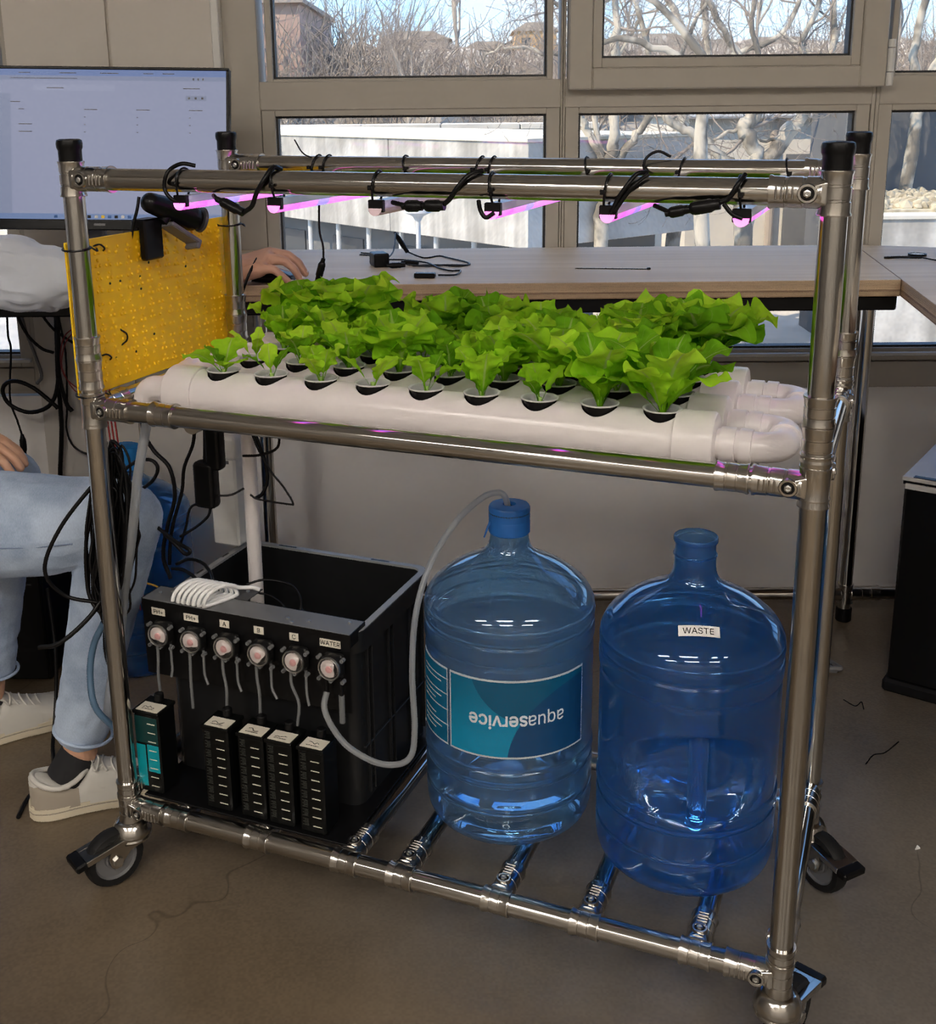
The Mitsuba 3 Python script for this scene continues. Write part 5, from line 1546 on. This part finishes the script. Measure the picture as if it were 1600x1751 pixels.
part(jk, 'seam', tube([(-.55, .098, .552), (-.42, .0985, .548), (-.30, .106, .545), (-.17, .117, .543), (-.10, .127, .545)], .0012, 6), 'm_denim_seam', 60)
hemr = np.linspace(0, 2 * math.pi, 30)
for (hx, hy_, hz2, r_, tl) in ((-.1445, .207, .1450, .0505, .26), (-.402, .426, .156, .051, .1)):
    part(jk, 'hem', sweep(np.stack([hx + r_ * np.cos(hemr), hy_ + r_ * np.sin(hemr), hz2 - tl * r_ * np.cos(hemr)], -1), .0032, 8), 'm_denim', 60)

# shirt: a loose sleeve to the wrist and the trunk of the garment
sl = chain([(*sh_r, .085), (-.46, .445, .985, .080), (-.335, .475, .958, .076), (-.23, .485, .945, .066), (-.10, .508, .944, .050), (.02, .550, .951, .037)])
sl += chain([(*hip, .12), (-.74, .27, .80, .135), (-.72, .27, 1.0, .14), (-.70, .27, 1.09, .10)]) + [hull([(-.64, .40, 1.05, .075), (-.73, .13, 1.05, .075), (-.72, .27, .95, .12)], 20)]
sl += chain([(*sh_l, .078), (*el_l, .064), (-.43, .29, .705, .042)])
sm = mani(m3.Manifold.batch_boolean(sl, m3.OpType.Add).refine_to_length(.010))
sm.merge_vertices()
trimesh.smoothing.filter_taubin(sm, .5, .53, 12)
v = np.asarray(sm.vertices)
fold = meshkit.fbm(np.stack([v[:, 0] * 11 + v[:, 2] * 9, v[:, 1] * 7, v[:, 2] * 14 - v[:, 0] * 5], -1), 3, 21) - .5
fine = np.abs(meshkit.fbm(np.stack([v[:, 0] * 16 + v[:, 2] * 20, v[:, 1] * 10, v[:, 2] * 26 - v[:, 0] * 9], -1), 2, 33) - .5)
sm.vertices = v + sm.vertex_normals * (.034 * fold - .030 * (.22 - np.clip(fine, 0, .22)))[:, None]
part(per, 'shirt', sm, 'm_shirt', True)
part(per, 'hair', mani(hull([(-.70, .27, 1.335, .085), (-.72, .27, 1.29, .085), (-.66, .27, 1.37, .06)], 20)), 'm_hair', 60)
for dy in (-.033, .033):
    part(per, 'eye', move(trimesh.creation.icosphere(2, .011), -.600, .27 + dy, 1.278), 'm_white', True)
br_ = np.linspace(0, 2 * math.pi, 26)
part(per, 'wristband', sweep(np.stack([H[0] + .038 + .018 * np.sin(br_), H[1] + .006 + .052 * np.cos(br_), H[2] - .010 + .042 * np.sin(br_)], -1), .0026, 8), 'm_black', 60)


def shoe(parent, heel, direction, lean=0.0):
    """A low sneaker 0.285 m long: sole, upper, suede heel and toe, laces, collar and sock."""
    d = np.array([*direction, 0.0])
    d /= np.linalg.norm(d)
    S = np.eye(4)
    S[:3, 0], S[:3, 1], S[:3, 2], S[:3, 3] = d, np.cross((0, 0, 1), d), (0, 0, 1), heel
    import shapely.geometry as sg
    xs = np.array([0, .01, .04, .09, .14, .19, .23, .26, .278, .286])
    wl = np.array([.010, .026, .036, .036, .040, .048, .050, .042, .026, .008])
    wr2 = np.array([.010, .026, .035, .032, .034, .042, .044, .036, .022, .008])
    out = spline([(x, w, 0) for x, w in zip(xs, wl)], 5)[:, :2].tolist() + spline([(x, -w, 0) for x, w in zip(xs[::-1], wr2[::-1])], 5)[:, :2].tolist()
    pg = sg.Polygon(out).buffer(0)
    k = part(parent, 'shoe', trimesh.Trimesh([(0, 0, 0), (0, 0, .001), (0, .001, 0)], [(0, 1, 2)]), 'm_shoe_white', False, S) if False else None
    sole = cat([ext(pg.buffer(-.002), 0.0005, .004), ext(pg.buffer(.002), .004, .026), ext(pg.buffer(0), .026, .031)])
    # upper lofted over sections
    n = 22
    X_ = np.linspace(.002, .280, 34)
    top = np.interp(X_, [0, .02, .05, .085, .11, .135, .17, .21, .25, .275, .286], [.080, .082, .066, .062, .090, .086, .070, .058, .051, .046, .034])
    hl, hr = np.interp(X_, xs, wl) + .0005, np.interp(X_, xs, wr2) + .0005
    th = np.linspace(0, math.pi, n)
    ring = []
    for x, t_, a, b in zip(X_, top, hl, hr):
        c_, s_ = np.cos(th), np.sin(th)
        yy = np.where(c_ > 0, a, b) * np.sign(c_) * np.abs(c_) ** .75
        zz = .022 + (t_ - .022) * s_ ** .72
        yy = yy * (1 - .06 * (s_ ** 2))
        ring.append(np.stack([np.full(n, x), yy, zz], -1))
    R_ = np.array(ring)
    idx = np.arange(R_.shape[0] * n).reshape(-1, n)
    q = np.stack([idx[:-1, :-1], idx[:-1, 1:], idx[1:, 1:], idx[1:, :-1]], -1).reshape(-1, 4)
    f = [q[:, [0, 1, 2]], q[:, [0, 2, 3]]]
    for e, r0 in ((idx[0], 0), (idx[-1], 1)):
        f.append(np.array([(e[0], e[i_ + 1], e[i_]) if r0 == 0 else (e[0], e[i_], e[i_ + 1]) for i_ in range(1, n - 1)]))
    up = trimesh.Trimesh(R_.reshape(-1, 3), np.vstack(f), process=False)
    up.fix_normals()
    k = part(parent, 'shoe', up, 'm_shoe_white', 50, S)

    def patch(i0, i1, j0, j1, off):
        sub = R_[i0:i1, j0:j1] + 0
        c_ = np.array([sub[..., 0].mean(), 0, .04])
        nn = sub - np.stack([sub[..., 0], 0 * sub[..., 0], 0 * sub[..., 0] + .03], -1)
        nn /= np.linalg.norm(nn, axis=-1, keepdims=True) + 1e-9
        o_ = sub + nn * off
        a, b = sub.shape[:2]
        ii = np.arange(a * b).reshape(a, b)
        qq = np.stack([ii[:-1, :-1], ii[:-1, 1:], ii[1:, 1:], ii[1:, :-1]], -1).reshape(-1, 4)
        return trimesh.Trimesh(o_.reshape(-1, 3), np.vstack([qq[:, [0, 1, 2]], qq[:, [0, 2, 3]]]), process=False)
    part(k, 'sole', sole, 'm_shoe_sole', 30, S)
    part(k, 'sole_line', ext(pg.buffer(.0026).difference(pg.buffer(-.001)), .0165, .0185), 'm_shoe_suede', 30, S)
    part(k, 'heel_panel', cat([patch(0, 11, 0, 6, .0018), patch(0, 11, n - 6, n, .0018)]), 'm_shoe_suede', 50, S)
    part(k, 'toe_panel', cat([patch(27, 33, 0, n, .0016)]), 'm_shoe_suede', 50, S)
    part(k, 'side_panel', cat([patch(12, 22, 0, 7, .0016), patch(12, 22, n - 7, n, .0016)]), 'm_shoe_white', 50, S)
    cr = np.linspace(0, 2 * math.pi, 24)
    part(k, 'collar', sweep(np.stack([.058 + .050 * np.cos(cr), .0005 + .0370 * np.sin(cr), 0.075 + .009 * np.cos(cr * 2) + .003 * np.cos(cr)], -1), .0052, 8), 'm_shoe_white', 60, S)
    part(k, 'tongue', rot(rbox(.094, .150, -.018, .018, .080, .089, .004), (0, 1, 0), 20, (.12, 0, .083)), 'm_shoe_white', 40, S)
    for i_ in range(5):
        x = .118 + .016 * i_
        t_ = np.interp(x, X_, top) + .002
        part(k, 'lace', tube([(x + .004, .026, t_ - .012), (x, .012, t_ - .001), (x - .002, -.012, t_ - .001), (x + .004, -.026, t_ - .012)], .0021, 6), 'm_shoe_white', 60, S)
    part(k, 'lace_bow', tube([(.116, .0, .094), (.104, .020, .098), (.118, .034, .088), (.122, .008, .094), (.126, -.014, .096), (.118, -.036, .086), (.112, -.008, .094)], .0022, 6), 'm_shoe_white', 60, S)
    return S


Sr = shoe(per, V(-.238, .160, 0), (.93, .36))
Sl = shoe(per, V(-.482, .365, 0), (.80, .60))
for S_, a in ((Sr, (-.152, .2050, .104)), (Sl, (-.412, .423, .104))):
    part(per, 'sock', tube([V(*a) + V(-.026, -.011, -.046), V(*a) + V(-.012, -.005, -.02), V(*a)], np.linspace(.0385, .0350, 17), 20), 'm_sock', 60)

# stool under the person, outside the frame
t = thing('stool', 'black padded stool under the seated person, beyond the left edge', 'stool')
part(t, 'seat', move(lathe([(0, .40), (.17, .40), (.185, .41), (.19, .43), (.18, .452), (.12, .46), (0, .462)], 40), -.72, .27, 0), 'm_black', 40)
part(t, 'column', cyl((-.72, .27, .06), (-.72, .27, .40), .025, 20), 'm_black', 40)
part(t, 'base', cat([hull([(-.72, .27, .07, .018), (-.72 + .26 * math.cos(a), .27 + .26 * math.sin(a), .02, .0195)], 12) for a in np.arange(5) * 1.2566 + 2.6]), 'm_black', 40)

t = thing('computer_tower', 'black computer tower in the dark under the bench behind the legs', 'computer')
part(t, 'case', box(-.60, -.375, .66, 1.06, .006, .32, .004), 'm_black_matte', False)
part(t, 'front_panel', box(-.598, -.377, .650, .661, .012, .316, .003), 'm_black', False)
part(t, 'front_panel_line', box(-.58, -.395, .6485, .6505, .24, .244), 'm_darkgrey', False)
# ---------------------------------------------------------------- hanging cables, power strip, adapter
t = thing('power_strip', 'white power strip hanging upright behind the cart', 'power strip')
SM = trimesh.transformations.translation_matrix((.0, .345, 0))
part(t, 'strip_body', box(-.030, .026, -.016, .016, .468, .640, .004), 'm_white', False, CART @ SM)
part(t, 'plug_head', rbox(-.020, .033, -.022, .018, .636, .682, .009), 'm_white', 40, CART @ SM)
part(t, 'socket_slot', box(-.008, .014, -.0165, -.0155, .628, .634), 'm_grey', False, CART @ SM)
part(t, 'cord', tube([(.012, 0, .68), (.012, .0, .72), (.014, .0, .78)], .0042, 10), 'm_white', 60, CART @ SM)
t = thing('power_adapter', 'black power adapter hanging in front of the white power strip', 'adapter')
part(t, 'adapter_body', rbox(.036, .075, .185, .212, .597, .678, .007), 'm_black', 40, CART)
part(t, 'plug_part', rbox(.060, .088, .19, .215, .665, .742, .006), 'm_black', 40, CART)
part(t, 'lead_top', tube([(.056, .2, .675), (.060, .2, .72), (.064, .2, .79)], .0055, 8), 'm_black', 60, CART)
part(t, 'lead_side', tube([(.072, .2, .618), (.095, .21, .619), (.112, .225, .628)], .0019, 8), 'm_black', 60, CART)
part(t, 'lead_bottom', tube([(.060, .2, .600), (.053, .2, .579), (.026, .2, .555), (-.008, .2, .533)], .0024, 8), 'm_black', 60, CART)
part(t, 'lead_left', tube([(.037, .2, .601), (.017, .2, .588), (.006, .2, .554), (-.010, .2, .514)], .0022, 8), 'm_black', 60, CART)
UC = [('black cable sweeping down left of the clear hose', [(-.068, .2, .79), (-.068, .2, .721), (-.050, .2, .686), (-.019, .2, .657), (-.013, .2, .605), (-.033, .2, .549), (-.047, .2, .492), (-.035, .2, .450)], .0036),
      ('black wavy cable hanging from the front middle rail to the crate rim', [(.037, .2, .79), (.037, .2, .738), (.032, .2, .705), (.011, .2, .661), (.003, .2, .618), (-.014, .2, .573), (-.028, .2, .528), (-.035, .2, .477)], .0030),
      ('black cable loop right of the clear hose', [(-.135, .2, .625), (-.115, .2, .643), (-.086, .2, .662), (-.057, .2, .667), (-.044, .2, .655), (-.055, .2, .632), (-.087, .2, .607), (-.11, .2, .59)], .0032),
      ('black cable crossing the knee and ending in a folded loop', [(-.085, .19, .602), (-.070, .19, .566), (-.041, .19, .545), (-.006, .19, .525), (.018, .19, .515), (.007, .19, .507), (-.018, .19, .527), (-.034, .19, .538)], .0033),
      ('short black lead bending left behind the white pipe', [(.205, .2, .80), (.202, .2, .737), (.194, .2, .714), (.162, .2, .700), (.13, .2, .695)], .0022),
      ('thin black lead forming a triangle right of the white pipe', [(.150, .2, .735), (.160, .2, .710), (.181, .2, .675), (.204, .2, .650), (.221, .2, .624), (.212, .2, .6205), (.156, .2, .622), (.14, .2, .628)], .0017),
      ('black cable bowing behind the white pipe', [(.150, .21, .73), (.165, .21, .69), (.168, .21, .655), (.158, .21, .63), (.145, .21, .62)], .0032),
      ('black lead lying over the crate rim behind the coil', [(-.03, .2, .47), (.0, .19, .476), (.035, .17, .478), (.06, .15, .476)], .0030),
      ('second black lead lying over the left crate rim', [(-.05, .24, .46), (-.015, .23, .478), (.02, .22, .480), (.05, .20, .474), (.075, .17, .474)], .0030)]
for lab, pts, r in UC:
    cable(lab, pts, r, M=CART)
WC = [('thin black lead with a plug hanging at the far left under the bench', [(-.540, 1.04, .88), (-.544, 1.04, .779), (-.547, 1.04, .721), (-.544, 1.04, .685), (-.559, 1.04, .567), (-.547, 1.04, .507), (-.539, 1.04, .469)], .0026, 'm_black'),
      ('black cable slanting under the bench towards the thick cables', [(-.55, 1.04, .86), (-.524, 1.04, .786), (-.502, 1.04, .728), (-.470, 1.04, .691), (-.440, 1.04, .679)], .0040, 'm_black'),
      ('black cable in a wide loop under the bench at the left', [(-.440, 1.03, .540), (-.448, 1.03, .551), (-.494, 1.03, .593), (-.536, 1.03, .611), (-.563, 1.03, .603), (-.571, 1.03, .582), (-.557, 1.03, .552), (-.515, 1.03, .532), (-.471, 1.03, .541), (-.445, 1.03, .569), (-.43, 1.03, .62)], .0052, 'm_black'),
      ('black cable slanting right under the bench towards the yellow panel', [(-.49, 1.05, .86), (-.468, 1.05, .785), (-.444, 1.05, .742), (-.411, 1.05, .713), (-.360, 1.05, .680)], .0034, 'm_black'),
      ('thick black cable hanging straight down left of the yellow panel', [(-.430, 1.06, .88), (-.432, 1.06, .785), (-.436, 1.06, .713), (-.442, 1.06, .625), (-.444, 1.06, .551), (-.447, 1.06, .476), (-.464, 1.06, .338), (-.47, 1.06, .2)], .0060, 'm_black'),
      ('second thick black cable hanging close beside the straight one', [(-.422, 1.05, .88), (-.426, 1.05, .78), (-.430, 1.05, .70), (-.436, 1.05, .62), (-.425, 1.05, .55), (-.412, 1.05, .528)], .0058, 'm_black'),
      ('thin black lead curving towards the front left post', [(-.432, 1.07, .86), (-.430, 1.07, .763), (-.422, 1.07, .669), (-.431, 1.07, .536), (-.438, 1.07, .476), (-.423, 1.07, .430), (-.380, 1.07, .407), (-.33, 1.07, .405)], .0026, 'm_black'),
      ('grey cable bending under the bench in front of the window frame', [(-.53, 1.06, .86), (-.513, 1.06, .742), (-.494, 1.06, .670), (-.483, 1.06, .618), (-.497, 1.06, .596)], .0042, 'm_grey'),
      ('dark red thin wire bowing beside the left post', [(-.34, 1.03, .77), (-.372, 1.03, .748), (-.407, 1.03, .720), (-.421, 1.03, .669), (-.416, 1.03, .625), (-.386, 1.03, .592), (-.34, 1.03, .575)], .0016, 'm_wire_red'),
      ('second dark red thin wire bowing beside the left post', [(-.34, 1.02, .75), (-.365, 1.02, .741), (-.399, 1.02, .712), (-.416, 1.02, .654), (-.403, 1.02, .610), (-.383, 1.02, .583), (-.34, 1.02, .570)], .0016, 'm_wire_red')]
for lab, pts, r, m in WC:
    c = cable(lab, pts, r, m, name='wall_cable')
k = thing('cable_plug', 'black inline plug at the end of the thin lead above the hand', 'plug')
put(k, along(lathe([(0, 0), (.004, 0), (.0055, .008), (.0080, .014), (.0080, .040), (.006, .045), (.006, .064), (0, .064)], 16), (-.539, 1.04, .472), V(-.001, 0, -1)), 'm_black', 40)
cable('yellow thin wire hanging in the cable bundle at the left post', [(-.141, .2, .678), (-.140, .2, .655), (-.132, .2, .632), (-.108, .2, .602), (-.10, .2, .58)], .0018, 'm_wire_yellow', CART, 'wire', cat_='wire')
cable('yellow thin wire end reaching the pump bracket', [(-.14, .19, .455), (-.133, .2, .440), (-.108, .2, .435), (-.066, .2, .430), (-.03, .16, .44)], .0018, 'm_wire_yellow', CART, 'wire', cat_='wire')
for q, lab in enumerate(('dark red wire running down beside the clear hose', 'second dark red wire running down beside the clear hose', 'brownish red wire furthest right beside the clear hose')):
    dx = .008 * q
    cable(lab, [(-.150 + dx, .2, .80), (-.143 + dx, .2, .734), (-.139 + dx, .2, .687), (-.131 + dx, .2, .645), (-.119 + dx * .5, .2, .614), (-.114 + dx, .2, .538), (-.115 + dx * .6, .2, .448), (-.098 + dx, .19, .383)], .0015, 'm_wire_red', CART, 'wire', cat_='wire')
# the thick bundle of looped leads tied to the left post
bd = thing('cable_bundle', 'thick bundle of looped black leads tied to the front left post above the knee', 'cable bundle', kind='stuff')
rg = np.random.default_rng(77)
ms = []
for q in range(30):
    cx_, cy_ = rg.uniform(-.050, .010), rg.uniform(.022, .058)
    hz0, hz1_ = rg.uniform(.43, .52), rg.uniform(.64, .755)
    w_ = rg.uniform(.008, .024)
    cm = (hz0 + hz1_) / 2
    hh_ = (hz1_ - hz0) / 2
    a = np.linspace(0, 2 * math.pi, 12, endpoint=False)
    waist = .45 + .55 * np.abs(np.sin(a)) ** 2
    pts = np.stack([cx_ * (.55 + .45 * np.abs(np.cos(a))) + w_ * np.cos(a) + rg.normal(0, .003, 12) - .02 * (np.sin(a) < -.3) * np.abs(np.sin(a)), cy_ + rg.normal(0, .003, 12) + .006 * np.sin(a), cm + hh_ * np.sin(a) + rg.normal(0, .004, 12)], -1)
    pts = np.vstack([pts, pts[:1]])
    ms.append(tube(pts, rg.uniform(.0018, .0034), 7, 5))
ms.append(tube([(-.02, .03, .70), (-.075, -.01, .62), (-.10, -.03, .55), (-.085, -.01, .50), (-.04, .02, .48)], .0032, 8))
ms.append(tube([(-.03, .03, .50), (-.05, .0, .46), (-.085, -.03, .425), (-.12, -.04, .415)], .0038, 8))
ms.append(tube([(-.012, .03, .52), (-.03, .02, .44), (-.032, .02, .38), (-.015, .03, .33)], .0060, 8))
put(bd, cat(ms), 'm_black', 60, CART)
cable('black lead lying on the floor around the white shoe', [(-.30, .50, .30), (-.285, .47, .18), (-.283, .44, .08), (-.275, .38, .012), (-.25, .30, .004), (-.262, .21, .004), (-.258, .15, .004)], .0040, name='floor_cable')
cable('thin black lead hanging behind the jeans hem', [(-.19, .70, .36), (-.20, .68, .22), (-.215, .66, .10), (-.20, .64, .01)], .0026, name='floor_cable')
